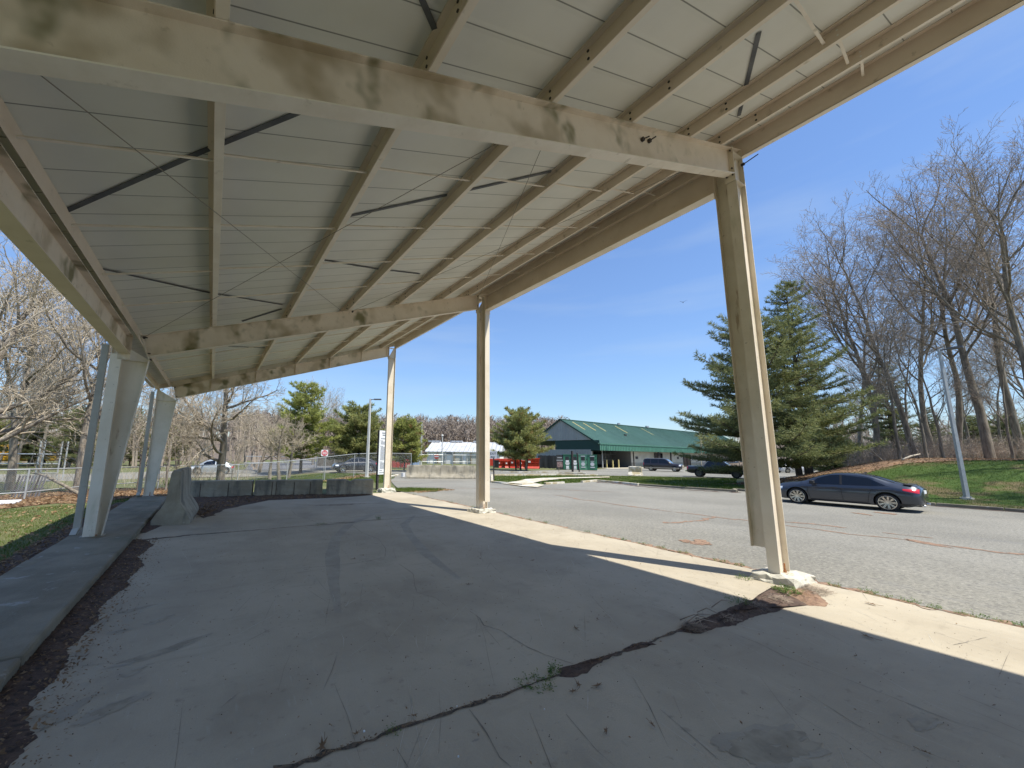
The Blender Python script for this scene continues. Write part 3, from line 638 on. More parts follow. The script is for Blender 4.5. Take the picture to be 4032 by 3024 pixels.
# portal beams of the braced bay
def ibeam(x, y0, y1, zb, ztp, name, m, fl='paint_bounce_lit'):
    mb = MB(); mb.bb((x - .1, y0, zb), (x + .1, y1, zb + .012), 1); mb.bb((x - .1, y0, ztp - .012), (x + .1, y1, ztp)); mb.bb((x - .004, y0, zb + .012), (x + .004, y1, ztp - .012))
    for y in (y0 + .006, y1 - .006): mb.bb((x - .1, y - .008, zb - .12), (x + .1, y + .008, ztp + .02))
    for f in (.33, .66): 
        y = y0 + (y1 - y0) * f; mb.bb((x - .006, y - .002, zb + .012), (x + .006, y + .002, ztp - .012))
    o = mb.build(name, [m, fl], shed)
    return o
ibeam(.17, FY[2] + .30, FY[3] - .30, 6.50, 7.02, 'portal_beam', 'paint_purlin')
ibeam(-8.95, FY[2] + .30, FY[3] - .30, 3.69, 4.07, 'portal_beam', 'paint_beam', 'paint_purlin')
for (x, y, zb, ztp, zl) in ((.17, FY[2] + .20, 0, 7.02, .42), (.17, FY[3] - .20, 0, 7.02, .33), (-9.07, FY[3] - .2, 0, 3.67, .15), (-9.07, FY[2] + .2, 0, 3.67, .15)):
    mb = MB(); mb.bb((x - .09, y - .10, zl), (x + .09, y - .09, ztp)); mb.bb((x - .09, y + .09, zl), (x + .09, y + .10, ztp)); mb.bb((x - .004, y - .09, zl), (x + .004, y + .09, ztp))
    mb.build('portal_column', 'paint_column', shed)
# electrical conduit along the high side
mb = MB(); mb.tube([(.25, FY[2] + .1, 7.06), (.25, FY[3] - .1, 7.06)], .012, 8); mb.build('conduit', 'galvanised', shed)
# sag angles between purlins
xs_ = [-8.83] + PX + [.335]
for y in (-6.1, -4.6, -3.2, -1.75, 1.40, 2.84, 4.28, 5.72, 9.1, 10.7, 12.2, 13.8):
    for i in range(len(xs_) - 1):
        if y < 0 and i < 4: continue
        a, b = xs_[i], xs_[i + 1]; mb = MB()
        mb.bar((a + .02, y, zt(a) + .06), (b - .012, y + .12, zt(b) + .06), .028, .006); mb.bar((a + .02, y + .014, zt(a) + .075), (b - .012, y + .134, zt(b) + .075), .004, .028)
        mb.build('sag_angle', 'paint_bounce_lit', shed)
# diagonal bracing rods
for (xa, y0, xb, y1) in ((-8.75, .1, -4.55, 7.5), (-8.70, 7.55, -4.35, .1), (-4.3, 7.5, -.1, .15), (-4.2, .1, -.05, 7.45)):
    mb = MB(); mb.tube([(xa, y0, zt(xa) - .04), (xb, y1, zt(xb) - .04)], .0042, 6); mb.build('brace_rod', 'rod', shed)
    mb = MB()
    mb.tube([(xa, y0 + .06 * (1 if y1 > y0 else -1), zt(xa) - .07), (xa, y0 - .02, zt(xa) - .07)], .026, 6); mb.sep('rod_anchor', 'bolt_dark', shed)
mb = MB()
for x, dx in ((-2.62, .0), (-2.46, .02)):
    mb.tube([(x, -.006, zt(x) - .17), (x, -.04, zt(x) - .17)], .03, 8); mb.tube([(x, -.03, zt(x) - .17), (x + .05, -.09, zt(x) - .15 + dx)], .009, 6)
mb.sep('rod_anchor', 'bolt_dark', shed)
mb = MB(); mb.tube([(.3, -.11, 6.9), (.3, -.06, 6.9)], .026, 6); mb.tube([(.3, -.1, 6.9), (.36, -.30, 6.98)], .009, 6); mb.sep('rod_anchor', 'bolt_dark', shed)
# roof deck and straps on its underside
zd = lambda x: zt(x) + .212
XL, XR = -9.30, .50
mb = MB(); y0, y1 = FY[0] - .35, FY[-1] + .22
mb.add([(XL, y0, zd(XL)), (XR, y0, zd(XR)), (XR, y1, zd(XR)), (XL, y1, zd(XL)), (XL, y0, zd(XL) + .05), (XR, y0, zd(XR) + .05), (XR, y1, zd(XR) + .05), (XL, y1, zd(XL) + .05)],
       [(0, 3, 2, 1), (4, 5, 6, 7), (0, 1, 5, 4), (1, 2, 6, 5), (2, 3, 7, 6), (3, 0, 4, 7)])
mb.build('roof_panel', 'roof_liner', shed)
mb = MB(); mb.bb((XR, y0, zd(XR) - .17), (XR + .012, y1, zd(XR) + .06)); mb.build('fascia_trim', 'paint_column', shed)
mb = MB(); mb.bb((XL - .12, y0, zd(XL) - .10), (XL, y1, zd(XL) - .09)); mb.bb((XL - .12, y0, zd(XL) - .1), (XL - .11, y1, zd(XL) + .03)); mb.build('gutter', 'paint_grey', shed)
mb = MB(); mb.add([(XL, y1, zd(XL) - .17), (XR, y1, zd(XR) - .17), (XR, y1, zd(XR) + .06), (XL, y1, zd(XL) + .06), (XL, y1 + .012, zd(XL) - .17), (XR, y1 + .012, zd(XR) - .17), (XR, y1 + .012, zd(XR) + .06), (XL, y1 + .012, zd(XL) + .06)],
                  [(0, 1, 2, 3), (7, 6, 5, 4), (0, 4, 5, 1), (1, 5, 6, 2), (2, 6, 7, 3), (3, 7, 4, 0)]); mb.build('rake_trim', 'paint_column', shed)
for pts in ([(-8.93, 2.86), (-7.6, 1.56), (-6.9, .92), (-6.2, .25)], [(-6.75, -.95), (-5.95, -.25)], [(-5.84, 2.83), (-4.5, 2.13), (-3.0, 1.3)], [(-8.93, 4.30), (-7.66, 5.68), (-6.13, 7.01)],
            [(-5.86, 4.41), (-4.56, 5.05), (-3.2, 5.6)], [(-2.46, -1.34), (-.68, -.45)], [(-6.9, 8.05), (-6.1, 7.35)], [(-8.9, 9.0), (-7.4, 10.4), (-6, 11.8)]):
    mb = MB()
    for a, b in zip(pts[:-1], pts[1:]): mb.bar((a[0], a[1], zd(a[0]) - .016), (b[0], b[1], zd(b[0]) - .016), .05, .008)
    mb.build('strap', 'strap', shed)
mb = MB(); yb_ = FY[-1]
mb.bar((-8.75, yb_ - .02, zt(-8.75) + .11), (PX[0], yb_ - .02, zt(PX[0]) + .11), .012, .17)
for x in (-8.35, -8.0): mb.bar((x, yb_ - .02, zt(x) - .01), (x, yb_ - .02, zt(x) + .05), .05, .012)
mb.build('blocking', 'paint_cream', shed)
# downspouts on the low side
for y in FY[1:]:
    mb = MB(); x = -9.36; y += .27; mb.bb((x - .055, y - .05, .2), (x + .055, y + .05, zt(-9.4) + .0))
    mb.bar((x, y, .24), (x - .02, y - .13, .11), .10, .08); mb.build('downspout', 'paint_grey', shed)

# ------------------------------------------------------------------ trees
def rvec(r):
    while True:
        v = Vector((r.uniform(-1, 1), r.uniform(-1, 1), r.uniform(-1, 1)))
        if .05 < v.length < 1: return v.normalized()
def bare_tree(name, seed, H, R0, mats=('bark', 'twig'), spread=.55, first=.35, limbs=11, fork=True, lean=0.0, dens=1.0, droop=0.0, tw=.011):
    """trunk with limbs (part: trunk) and the fine branching (part: crown)"""
    r = random.Random(seed); T = MB(); K = MB()
    root = thing(name, None, None)
    def grow(p, d, L, rad, lev, sg, up):
        n = {0: 10, 1: 8, 2: 6, 3: 4}.get(lev, 3); pts = [p.copy()]; rs_ = [rad]; q = p.copy(); e = d.copy()
        wob = {0: .10, 1: .2, 2: .26, 3: .3}.get(lev, .35)
        for i in range(n):
            e = (e + rvec(r) * wob + Vector((0, 0, up))).normalized(); q = q + e * (L / n); pts.append(q.copy())
            f = (i + 1) / n; rs_.append(max(rad * (1 - f * (.72 if lev < 2 else .8)), tw * .55))
        sides = (9, 6, 5, 3, 3)[min(lev, 4)]
        (T if lev <= 1 else K).tube(pts, rs_, sides, 0, cap=False)
        if lev >= 4: return
        if lev == 0: k = limbs
        elif lev == 1: k = int((7 + L * .9) * dens)
        elif lev == 2: k = int((4 + L * 1.7) * dens)
        else: k = int((2 + L * 2.4) * dens)
        for j in range(k):
            lo = first if lev == 0 else .18
            f = lo + (1 - lo) * ((j + r.random()) / k); a = f * n; i = min(int(a), n - 1); pos = pts[i].lerp(pts[i + 1], a - i)
            ax = (pts[i + 1] - pts[i]).normalized(); s = ax.cross(rvec(r)).normalized()
            ang = r.uniform(.45, .95) * (spread + .5) if lev == 0 else r.uniform(.4, 1.0)
            dd = (ax * math.cos(ang) + s * math.sin(ang)).normalized()
            rr = rs_[i] * (r.uniform(.38, .6) if lev == 0 else r.uniform(.38, .62))
            if lev == 0: LL = H * r.uniform(.28, .46) * (1.15 - f * .5) * (spread + .6)
            else: LL = L * r.uniform(.34, .58) * (1.1 - .45 * f)
            grow(pos, dd, LL, max(rr, tw), lev + 1, s, (.10 if lev == 0 else .05) - droop)
        if lev == 0 and fork:
            for _ in range(2):
                dd = (e + rvec(r) * .55).normalized(); grow(pts[-1], dd, H * .26, rs_[-1] * .9, 1, dd, .08)
    d = Vector((lean, r.uniform(-.06, .06), 1)).normalized()
    grow(Vector((0, 0, -.15)), d, H * .80, R0, 0, None, .05)
    T.build('trunk', mats[0], root, smooth=True); K.build('crown', mats[1], root, smooth=True)
    return root
def tuft(mb, p, d, L, wd, n, r, m, flat=.55):
    """spray of needles fanning around the end of a shoot"""
    for _ in range(n):
        v = (d * .9 + rvec(r) * flat * 1.5).normalized(); s = v.cross(rvec(r)).normalized() * wd
        a = p + v * (L * .08); b = p + v * L * r.uniform(.7, 1.1)
        mb.add([a - s, a + s, b + s * .35, b - s * .35], [(0, 1, 2, 3)], m)
def pine_tree(name, seed, H, R, leaf='pine_mid', low=.12, whorls=22, per=5, tuftn=7, nl=.26, wd=.02, R0=None, shape=1.0, sparse=1.0, mixm=None, bare=.14, multi=0):
    """white pine: whorled boughs that sweep up at their tips, needle sprays in separate layers"""
    r = random.Random(seed); T = MB(); K = MB(); root = thing(name, None, None); R0 = R0 or H * .018
    lean = Vector((r.uniform(-.03, .03), r.uniform(-.03, .03), 1)).normalized()
    pts = [Vector((0, 0, -.2)) + lean * (H * i / 10) + Vector((r.uniform(-.05, .05), r.uniform(-.05, .05), 0)) for i in range(11)]
    T.tube(pts, [R0 * (1 - i / 10.6) for i in range(11)], 8, 0, cap=False)
    for mlt in range(multi):
        a = r.uniform(0, 6.28); o = Vector((math.cos(a), math.sin(a), 0)) * r.uniform(.5, .9)
        T.tube([o + Vector((0, 0, -.2)), o * 1.3 + Vector((0, 0, H * .35)), o * 1.2 + Vector((0, 0, H * .6))], [R0 * .8, R0 * .6, R0 * .2], 7, 0, cap=False)
    for w_ in range(whorls):
        f = low + (1 - low) * (w_ / whorls) ** 1.05; z = H * f
        prof = (math.sin(min(1, (f - low) / .22 + .35) * PI / 2)) * (1 - f) ** (.62 * shape) + .02
        for b in range(per + (w_ % 2)):
            if r.random() > sparse: continue
            L = R * prof * r.uniform(.5, 1.3); a = b * 2 * PI / per + r.uniform(-.5, .5) + w_ * .7
            rise = r.uniform(-.12, .22) + f * .5; L = max(L, .35)
            n = 6; q = Vector((0, 0, z)) + lean * 0; P_ = [q.copy()]; d = Vector((math.cos(a), math.sin(a), rise)).normalized()
            for i in range(n):
                d = (d + Vector((r.uniform(-.1, .1), r.uniform(-.1, .1), (-.05 if i < 3 else .14)))).normalized(); q = q + d * (L / n); P_.append(q.copy())
            T.tube(P_, [max(.006, R0 * .30 * (L / R + .25) * (1 - i / (n + .5))) for i in range(n + 1)], 4, 0, cap=False)
            k = max(4, int(L * 5.2))
            for j in range(k):
                g = bare + (1 - bare) * (j + r.random()) / k; t = g * n; i = min(int(t), n - 1); p = P_[i].lerp(P_[i + 1], t - i)
                ax = (P_[i + 1] - P_[i]).normalized(); sd_ = ax.cross(Vector((0, 0, 1))).normalized() * (1 if j % 2 else -1)
                l2 = L * .36 * (1.12 - g) * r.uniform(.5, 1.2) + .18
                dd = (ax * .75 + sd_ * .8 + Vector((0, 0, r.uniform(-.05, .3)))).normalized(); e = p + dd * l2
                T.tube([p, e], [.008, .004], 3, 0, cap=False)
                mi = 1 if (mixm and r.random() < mixm) else 0
                m_ = max(2, int(l2 / .17))
                for u in range(m_):
                    pp = p.lerp(e, (u + .7) / m_); tuft(K, pp, (dd + Vector((0, 0, .25)) + rvec(r) * .35).normalized(), nl * r.uniform(.75, 1.15), wd, tuftn, r, mi)
            tuft(K, P_[-1], d, nl, wd, tuftn + 3, r, 0)
    tuft(K, pts[-1], Vector((0, 0, 1)), nl * 1.3, wd, 12, r, 0)
    lm = [leaf] + (['pine_bronze'] if mixm else [])
    T.build('trunk', 'bark_pine', root, smooth=True); K.build('crown', lm, root)
    return root
def put(o, p, rz=0, s=1.0, label=None, cat='tree', group=None, zoff=0.0, sz=None):
    o.location = (p[0], p[1], hz(p[0], p[1]) + zoff); o.rotation_euler = (0, 0, rz); o.scale = (s, s, sz or s)
    return tag(o, label, cat, group)

# pines
G_P = 'pines standing round the parking lots'
pA = pine_tree('pine_tree', 11, 15.6, 3.7, 'pine_dark', low=.08, whorls=24, per=6, tuftn=8, nl=.32, wd=.020, shape=.85, multi=1, sparse=.95)
put(pA, at(3185, 1853, 30), .4, 1.0, 'tallest dark pine, its pointed top just right of the near column', 'pine tree', G_P, sz=1.0)
pB = pine_tree('pine_tree', 12, 12.0, 6.1, 'pine_dark', low=.09, whorls=20, per=6, tuftn=9, nl=.32, wd=.020, shape=.7, sparse=.92)
put(pB, at(3010, 1878, 28), 1.2, 1.0, 'broad dark pine behind the near column with boughs reaching over the pickup', 'pine tree', G_P)
pC = pine_tree('pine_tree', 13, 7.6, 4.2, 'pine_mid', low=.20, whorls=15, per=6, tuftn=7, nl=.40, wd=.036, shape=.6, multi=2, mixm=.10)
put(pC, at(2050, 1850, 50), 0, 1.0, 'rounded multi-stemmed pine with bronze patches, in front of the red implements', 'pine tree', G_P)
pD = pine_tree('pine_tree', 14, 5.7, 3.0, 'pine_olive', low=.18, whorls=13, per=6, tuftn=7, nl=.38, wd=.036, shape=.6, mixm=.15)
put(pD, at(1592, 1848, 44), 0, 1.0, 'small olive pine right of the end column, beside the red containers', 'pine tree', G_P)
pE = pine_tree('pine_tree', 15, 7.4, 4.6, 'pine_mid', low=.15, whorls=15, per=6, tuftn=7, nl=.40, wd=.036, shape=.6)
put(pE, at(1405, 1838, 47), 0, 1.0, 'bushy green pine behind the dark crossover and the slim light pole', 'pine tree', G_P)
pF = pine_tree('pine_tree', 16, 9.5, 3.9, 'pine_olive', low=.16, whorls=16, per=6, tuftn=7, nl=.38, wd=.034, shape=.75, sparse=.9)
put(pF, at(1185, 1840, 41), 0, 1.0, 'yellow-green pine above the red and white road sign', 'pine tree', G_P)
for k, (px, py, d, s, rz, lb) in enumerate([(3530, 1800, 40, .72, 2.0, 'dark evergreen among the bare trunks behind the sedan'),
        (3850, 1790, 44, .42, .6, 'low evergreen under the bare trees right of the lamp post'),
        (3290, 1845, 40, .55, 3.0, 'small dark evergreen behind the tallest pine'),
        (3680, 1800, 42, .40, 1.3, 'low evergreen between the bare trunks above the sedan boot'), (3990, 1795, 40, .38, 2.6, 'low evergreen near the right edge under the bare trees'),
        (-180, 1860, 48, 1.1, 4.0, 'dark evergreen at the far left edge beyond the road'), (120, 1850, 52, .9, 1.0, 'evergreen left of the low-side columns beyond the pipe gate'),
        (300, 1850, 48, .62, 5.0, 'shorter evergreen hidden behind the nearest low-side column'), (640, 1845, 60, .8, 2.4, 'evergreen between the two low-side columns beyond the silver car'),
        (520, 1840, 58, .55, 2.0, 'evergreen seen through the gap between the low-side columns')]):
    src = (pA, pB, pE)[k % 3]; o = dup(src); put(o, at(px, py, d), rz, s, lb, 'pine tree', 'evergreens in the woods')

# bare trees
t1 = bare_tree('bare_tree', 21, 19, .25, limbs=12, first=.38, dens=.9, tw=.010)
t2 = bare_tree('bare_tree', 22, 17, .17, limbs=11, first=.42, lean=-.12, dens=.92, tw=.010)
t3 = bare_tree('bare_tree', 23, 18, .19, limbs=11, first=.40, lean=.06, dens=.92, tw=.010)
t4 = bare_tree('bare_tree', 24, 12, .12, limbs=9, first=.3, lean=-.1, dens=.9)
RT = [(3905, 1830, 27.5, t1, 0, 1.08, 'stoutest bare tree right of the lamp post, on top of the grass bank'),
      (3610, 1812, 30, t2, .3, 1.18, 'leaning bare tree just above the sedan roof'),
      (3690, 1815, 33, t3, 2.1, 1.15, 'bare tree between the sedan and the lamp post'),
      (3765, 1812, 31, t2, 1.9, 1.25, 'dark-trunked bare tree directly behind the lamp post'),
      (4010, 1800, 31, t3, 4.0, 1.3, 'tall bare tree at the right edge of the picture'),
      (3450, 1822, 31, t3, 5.2, 1.12, 'bare tree leaning over the tallest pine from behind the sedan bonnet'),
      (3380, 1815, 40, t2, 3.5, 1.25, 'bare tree whose crown shows above the tallest pine'),
      (4130, 1810, 25, t1, 2.5, .95, 'bare tree whose limbs come in from beyond the right edge')]
for px, py, d, src, rz, s, lb in RT:
    o = src if src.get('label') is None else dup(src)
    put(o, at(px, py, d), rz, s, lb, 'tree', 'bare trees on the right bank', sz=s * (1.12 if px > 3800 else 1.0))
for k, (px, py, d, rz, s) in enumerate([(3470, 1812, 34, 0, 1.0), (3545, 1818, 27, 2, .9), (3590, 1820, 36, 1, 1.1), (3655, 1825, 26, 3, .75), (3720, 1822, 28, 4.5, .8), (3830, 1808, 36, 5, 1.05), (3955, 1808, 38, .7, 1.0), (3990, 1815, 26, 1.4, .7)]):
    o = t4 if t4.get('label') is None else dup(t4)
    put(o, at(px, py, d), rz, s, 'slim young bare trunk among the thicker trees on the right bank', 'tree', 'slim bare trees on the right bank')
for k, (px, py, d, rz, s) in enumerate([(3500, 1800, 56, 2, .9), (3800, 1790, 55, 4, .9), (4090, 1795, 44, 5, 1.0), (4200, 1800, 36, 2.2, 1.0)]):
    o = dup((t1, t2, t3)[k % 3]); put(o, at(px, py, d), rz, s, 'bare tree standing deeper in the wood behind the right bank', 'tree', 'bare trees deeper in the right wood')
for k, (x, y, s) in enumerate([(32, -9, 1.0), (28.5, -7.5, .85), (36, -6.5, 1.0), (26, -11, .9), (30, -13, 1.0)]):
    o = dup((t1, t3, t2)[k % 3]); put(o, (x, y), k * 1.7, s, 'bare tree of the right bank, only its shadow on the grass in the picture', 'tree', 'bare trees shading the bank')
# pale spreading trees on the low side
u1 = bare_tree('bare_tree', 31, 9.0, .26, ('bark_pale', 'twig_pale'), spread=.95, first=.22, limbs=13, dens=1.15, droop=.05)
u2 = bare_tree('bare_tree', 32, 13, .20, ('bark_pale', 'twig_pale'), spread=.7, first=.25, limbs=12, dens=1.05)
u3 = bare_tree('bare_tree', 33, 5.5, .05, ('bark_pale', 'twig_pale'), spread=.6, first=.15, limbs=9, dens=.9, tw=.008)
LT = [(870, 1895, 24.0, u1, .0, 1.0, 'wide-spreading bare tree in front of the silver car, trunk furrowed and pale'),
      (300, 1965, 17.5, u2, .6, .95, 'bare tree with a leaning pale trunk just left of the nearest low-side column'),
      (30, 1950, 21, u2, 2.2, 1.0, 'bare tree at the left edge of the picture'),
      (-260, 1990, 15, u1, 3.0, 1.15, 'bare tree whose branches reach in from beyond the left edge'),
      (1020, 1860, 44, u1, 2.0, .85, 'bare tree spreading above the side road entrance'),
      (1230, 1835, 62, u2, 4.0, 1.0, 'tall bare tree between the yellow-green pine and the bushy pine'),
      (1330, 1835, 66, t3, 1.0, .62, 'bare tree rising over the bushy green pine')]
for px, py, d, src, rz, s, lb in LT:
    o = src if src.get('label') is None else dup(src); put(o, at(px, py, d), rz, s, lb, 'tree', 'bare trees on the low side')
for k, (px, py, d, rz, s) in enumerate([(650, 1935, 19, 0, 1.0), (700, 1930, 20.5, 2, .8), (745, 1925, 22, 1, .75), (540, 1940, 19, 3, .9), (1310 - 400, 1893, 25, 3, .5), (410, 1960, 17, 4, .7)]):
    o = u3 if u3.get('label') is None else dup(u3)
    put(o, at(px, py, d), rz, s, 'thin pale sapling rising out of the leaf litter by the fence', 'sapling', 'saplings along the low side')
for k, (px, py, d, rz, s) in enumerate([(60, 1860, 46, 0, .95), (230, 1858, 50, 1, .9), (470, 1855, 55, 2, .85), (700, 1850, 62, 3, .9), (820, 1850, 66, 4, .8), (-120, 1865, 42, 5, 1.0), (960, 1845, 70, 1.5, .8), (160, 1858, 40, 3.3, .8)]):
    o = dup((u2, t3, t2)[k % 3]); put(o, at(px, py, d), rz, s, 'bare tree in the wood beyond the road on the low side', 'tree', 'bare trees beyond the road')
# three trunks with a low canopy in front of the side road
v1 = bare_tree('bare_tree', 41, 4.6, .16, ('bark', 'twig_pale'), spread=.95, first=.5, limbs=11, dens=1.1, fork=False)
for k, (px, py, d, rz, lb) in enumerate([(1062, 1868, 34, 0, 'left one of three short-trunked bare trees before the side road'), (1100, 1880, 31.5, 2, 'middle one of three short-trunked bare trees, its trunk paler and nearer'),
                                          (1137, 1866, 35, 4, 'right one of three short-trunked bare trees before the side road')]):
    o = v1 if k == 0 else dup(v1); put(o, at(px, py, d), rz, 1.0, lb, 'tree', 'three short-trunked bare trees')
yt = bare_tree('young_tree', 51, 6.2, .075, ('bark_birch', 'twig_pale'), spread=.45, first=.45, limbs=9, fork=True, dens=.8, tw=.007, lean=-.12)
put(yt, at(2768, 1878, 40.5), PI * 1.15, 1.0, 'thin pale-barked young tree in front of the pickup', 'young tree')

# woods on the hill behind everything: one mass of bare crowns
def woods(name, spans, seed, hmin, hmax, m='woods', n_side=3, wt=.10, nb=26):
    r = random.Random(seed); mb = MB()
    for (px0, px1, d0, d1, cnt) in spans:
        for _ in range(cnt):
            d = r.uniform(d0, d1); px = r.uniform(px0, px1); p = at(px, 1790, d); p.z = hz(p.x, p.y) - .3
            H = r.uniform(hmin, hmax); k = d / 200
            mb.tube([p, p + Vector((r.uniform(-.6, .6), r.uniform(-.6, .6), H * .55)), p + Vector((r.uniform(-1, 1), r.uniform(-1, 1), H))], [.16, .11, .03], 3, 0, cap=False)
            for _b in range(nb):
                f = r.uniform(.3, .95); q = p + Vector((0, 0, H * f)); a = r.uniform(0, 6.28); L = H * .28 * (1.25 - f) * r.uniform(.6, 1.3)
                e = q + Vector((math.cos(a) * L, math.sin(a) * L, L * r.uniform(.3, 1.2))); s = Vector((-math.sin(a), math.cos(a), 0)) * wt * .5
                mb.add([q - s, q + s, e], [(0, 1, 2)])
                for _c in range(3):
                    g = q.lerp(e, r.uniform(.3, .9)); h = g + Vector((r.uniform(-1, 1), r.uniform(-1, 1), r.uniform(.2, 1.2))) * L * .45; s2 = rvec(r) * wt * .35
                    mb.add([g - s2, g + s2, h], [(0, 1, 2)])
    o = mb.build(name, m); o['kind'] = 'stuff'; return o
woods('distant_woods', [(900, 2240, 125, 245, 2300), (-900, 900, 150, 245, 500), (2900, 5200, 150, 245, 500)], 61, 6.5, 15, wt=.34, nb=20)
woods('woods_undergrowth', [(-700, 1050, 50, 95, 300), (3300, 4600, 48, 85, 170), (2900, 3400, 60, 90, 40)], 62, 5, 10, 'twig', wt=.06, nb=30)
def brush(name, spots, seed, m, cnt, hh, wd=.012):
    r = random.Random(seed); mb = MB()
    for _ in range(cnt):
        px0, px1, d0, d1 = r.choice(spots); d = r.uniform(d0, d1); p = at(r.uniform(px0, px1), 1800, d); p.z = hz(p.x, p.y)
        h = hh * r.uniform(.4, 1.2); q = p + Vector((r.uniform(-.5, .5) * h, r.uniform(-.5, .5) * h, h)); mb.tube([p, p.lerp(q, .5) + rvec(r) * .1, q], [wd, wd * .7, wd * .3], 3, 0, cap=False)
        for _k in range(4):
            g = p.lerp(q, r.uniform(.3, .9)); mb.tube([g, g + rvec(r) * h * .4 + Vector((0, 0, .1))], [wd * .5, wd * .25], 3, 0, cap=False)
    o = mb.build(name, m); o['kind'] = 'stuff'; return o
brush('undergrowth', [(3330, 4200, 28, 44)], 63, 'twig', 2600, 1.8)
brush('undergrowth', [(-200, 800, 19, 30), (500, 1000, 24, 30)], 64, 'twig_pale', 350, 1.2, .008)
# fallen branches
mb = MB(); a, b = G(334, 1957, -.1), at(110, 1858, 16.5); mb.tube([a, a.lerp(b, .4) + Vector((0, 0, .1)), a.lerp(b, .75) + Vector((0, 0, .12)), b], [.07, .055, .04, .02], 6)
for f, l in ((.5, .4), (.6, .5), (.8, .6)): q = a.lerp(b, f) + Vector((0, 0, .1)); mb.tube([q, q + Vector((-.2, .1, l * .6))], [.02, .008], 4)
tag(mb.build('fallen_branch', 'bark', smooth=True), 'dark fallen branch slanting down to the leaf litter by the nearest low-side column', 'branch')
mb = MB(); a, b = at(3555, 1833, 25.5), at(3625, 1808, 27); a.z = hz(a.x, a.y) + .08; b.z = hz(b.x, b.y) + .35; mb.tube([a, a.lerp(b, .5) + Vector((0, 0, .05)), b], [.05, .06, .045], 6)
tag(mb.build('fallen_log', 'bark_birch', smooth=True), 'pale fallen log at the foot of the bare trees above the sedan', 'log')
mb = MB(); a, b = at(3470, 1785, 28), at(3395, 1738, 27); a.z = hz(a.x, a.y) + .1
mb.tube([a, b], [.05, .02], 5); mb.tube([a.lerp(b, .2), b + Vector((-.3, .2, -.4))], [.03, .012], 5)
tag(mb.build('fallen_branch', 'bark_birch', smooth=True), 'pale broken branches leaning out of the brush behind the sedan', 'branch')

# ------------------------------------------------------------------ grass, litter, weeds
def blades(name, spots, seed, m, cnt, h, wd, zf=hz, kind='stuff', bend=.5):
    """spots: list of (sampler) giving x, y"""
    r = random.Random(seed); mb = MB()
    for _ in range(cnt):
        x, y = r.choice(spots)(r); z = zf(x, y); hh = h * r.uniform(.5, 1.3); a = r.uniform(0, 6.28); wv = Vector((math.cos(a), math.sin(a), 0)) * wd * .5
        t = Vector((r.uniform(-1, 1), r.uniform(-1, 1), 0)) * hh * bend; p = Vector((x, y, z - .01))
        mb.add([p - wv, p + wv, p + t + Vector((0, 0, hh))], [(0, 1, 2)])
    o = mb.build(name, m); o['kind'] = kind; return o
def rect(x0, x1, y0, y1): return lambda r: (r.uniform(x0, x1), r.uniform(y0, y1))
def inpoly(poly, x, y):
    c = False; n = len(poly)
    for i in range(n):
        x1, y1, x2, y2 = poly[i][0], poly[i][1], poly[i - 1][0], poly[i - 1][1]
        if (y1 > y) != (y2 > y) and x < (x2 - x1) * (y - y1) / (y2 - y1) + x1: c = not c
    return c
def polys(poly, lim=400):
    xs = [p[0] for p in poly]; ys = [p[1] for p in poly]
    def f(r):
        for _ in range(lim):
            x, y = r.uniform(min(xs), max(xs)), r.uniform(min(ys), max(ys))
            if inpoly(poly, x, y): return x, y
        return poly[0][0], poly[0][1]
    return f
leafbed = [G(*q, -.08) for q in ((-120, 2030), (0, 2010), (220, 1985), (300, 1988), (560, 1955), (640, 1960), (735, 1945), (790, 1925), (700, 1903), (560, 1905), (330, 1905), (140, 1930), (-120, 1950))]
sheet('leaf_litter', [leafbed], 'leaf_ground', .02, 1.0)['kind'] = 'structure'
lawn_l = [(-9.9, 4.0), (-9.9, 14.5)] + [G(*q, -.08) for q in ((560, 1958), (300, 1990), (0, 2012), (-300, 2060))] + [(-17, 6)]
blades('grass', [polys(lawn_l)], 71, 'grass_blade', 26000, .055, .012)
blades('grass', [polys(lawn_l)], 72, 'grass_dry', 5000, .05, .012)
isl = [G(1937, 1897)] + [G(*q) for q in ((2030, 1905), (2144, 1903), (2290, 1897), (2350, 1892), (2515, 1907), (2900, 1933), (2900, 1884), (2600, 1876), (2355, 1872), (2190, 1871), (2060, 1872), (1937, 1873))]
def off_walk(f):
    def g_(r):
        for _ in range(20):
            x, y = f(r)
            if not inpoly(walk, x, y): return x, y
        return x, y
    return g_
blades('grass', [off_walk(polys(isl))], 73, 'grass_blade', 26000, .10, .035)
bank = [(21.3, -3.5), (21.3, 9), (24, 13), (26, 9), (29.2, 4.6), (31.4, 1.5), (32.2, -6)]
blades('grass', [polys(bank)], 74, 'grass_blade', 60000, .085, .022)
sheet('grass_bank', [bank], 'bank_ground', .025, 1.0)
mid = [G(*q, -.45) for q in ((640, 1882), (935, 1880), (1240, 1868), (1400, 1872), (1560, 1878), (1550, 1895), (1500, 1915), (1400, 1908), (900, 1905), (640, 1905))]
blades('grass', [polys(mid)], 75, 'grass_blade', 22000, .10, .03)
tri = [(.7, 14.5), (.6, 16.4), (2.0, 16.9), (3.6, 15.6), (2.2, 14.3)]
sheet('grass_patch', [tri], 'ground', .03, .5)
blades('grass', [polys(tri)], 76, 'grass_blade', 5000, .12, .014)
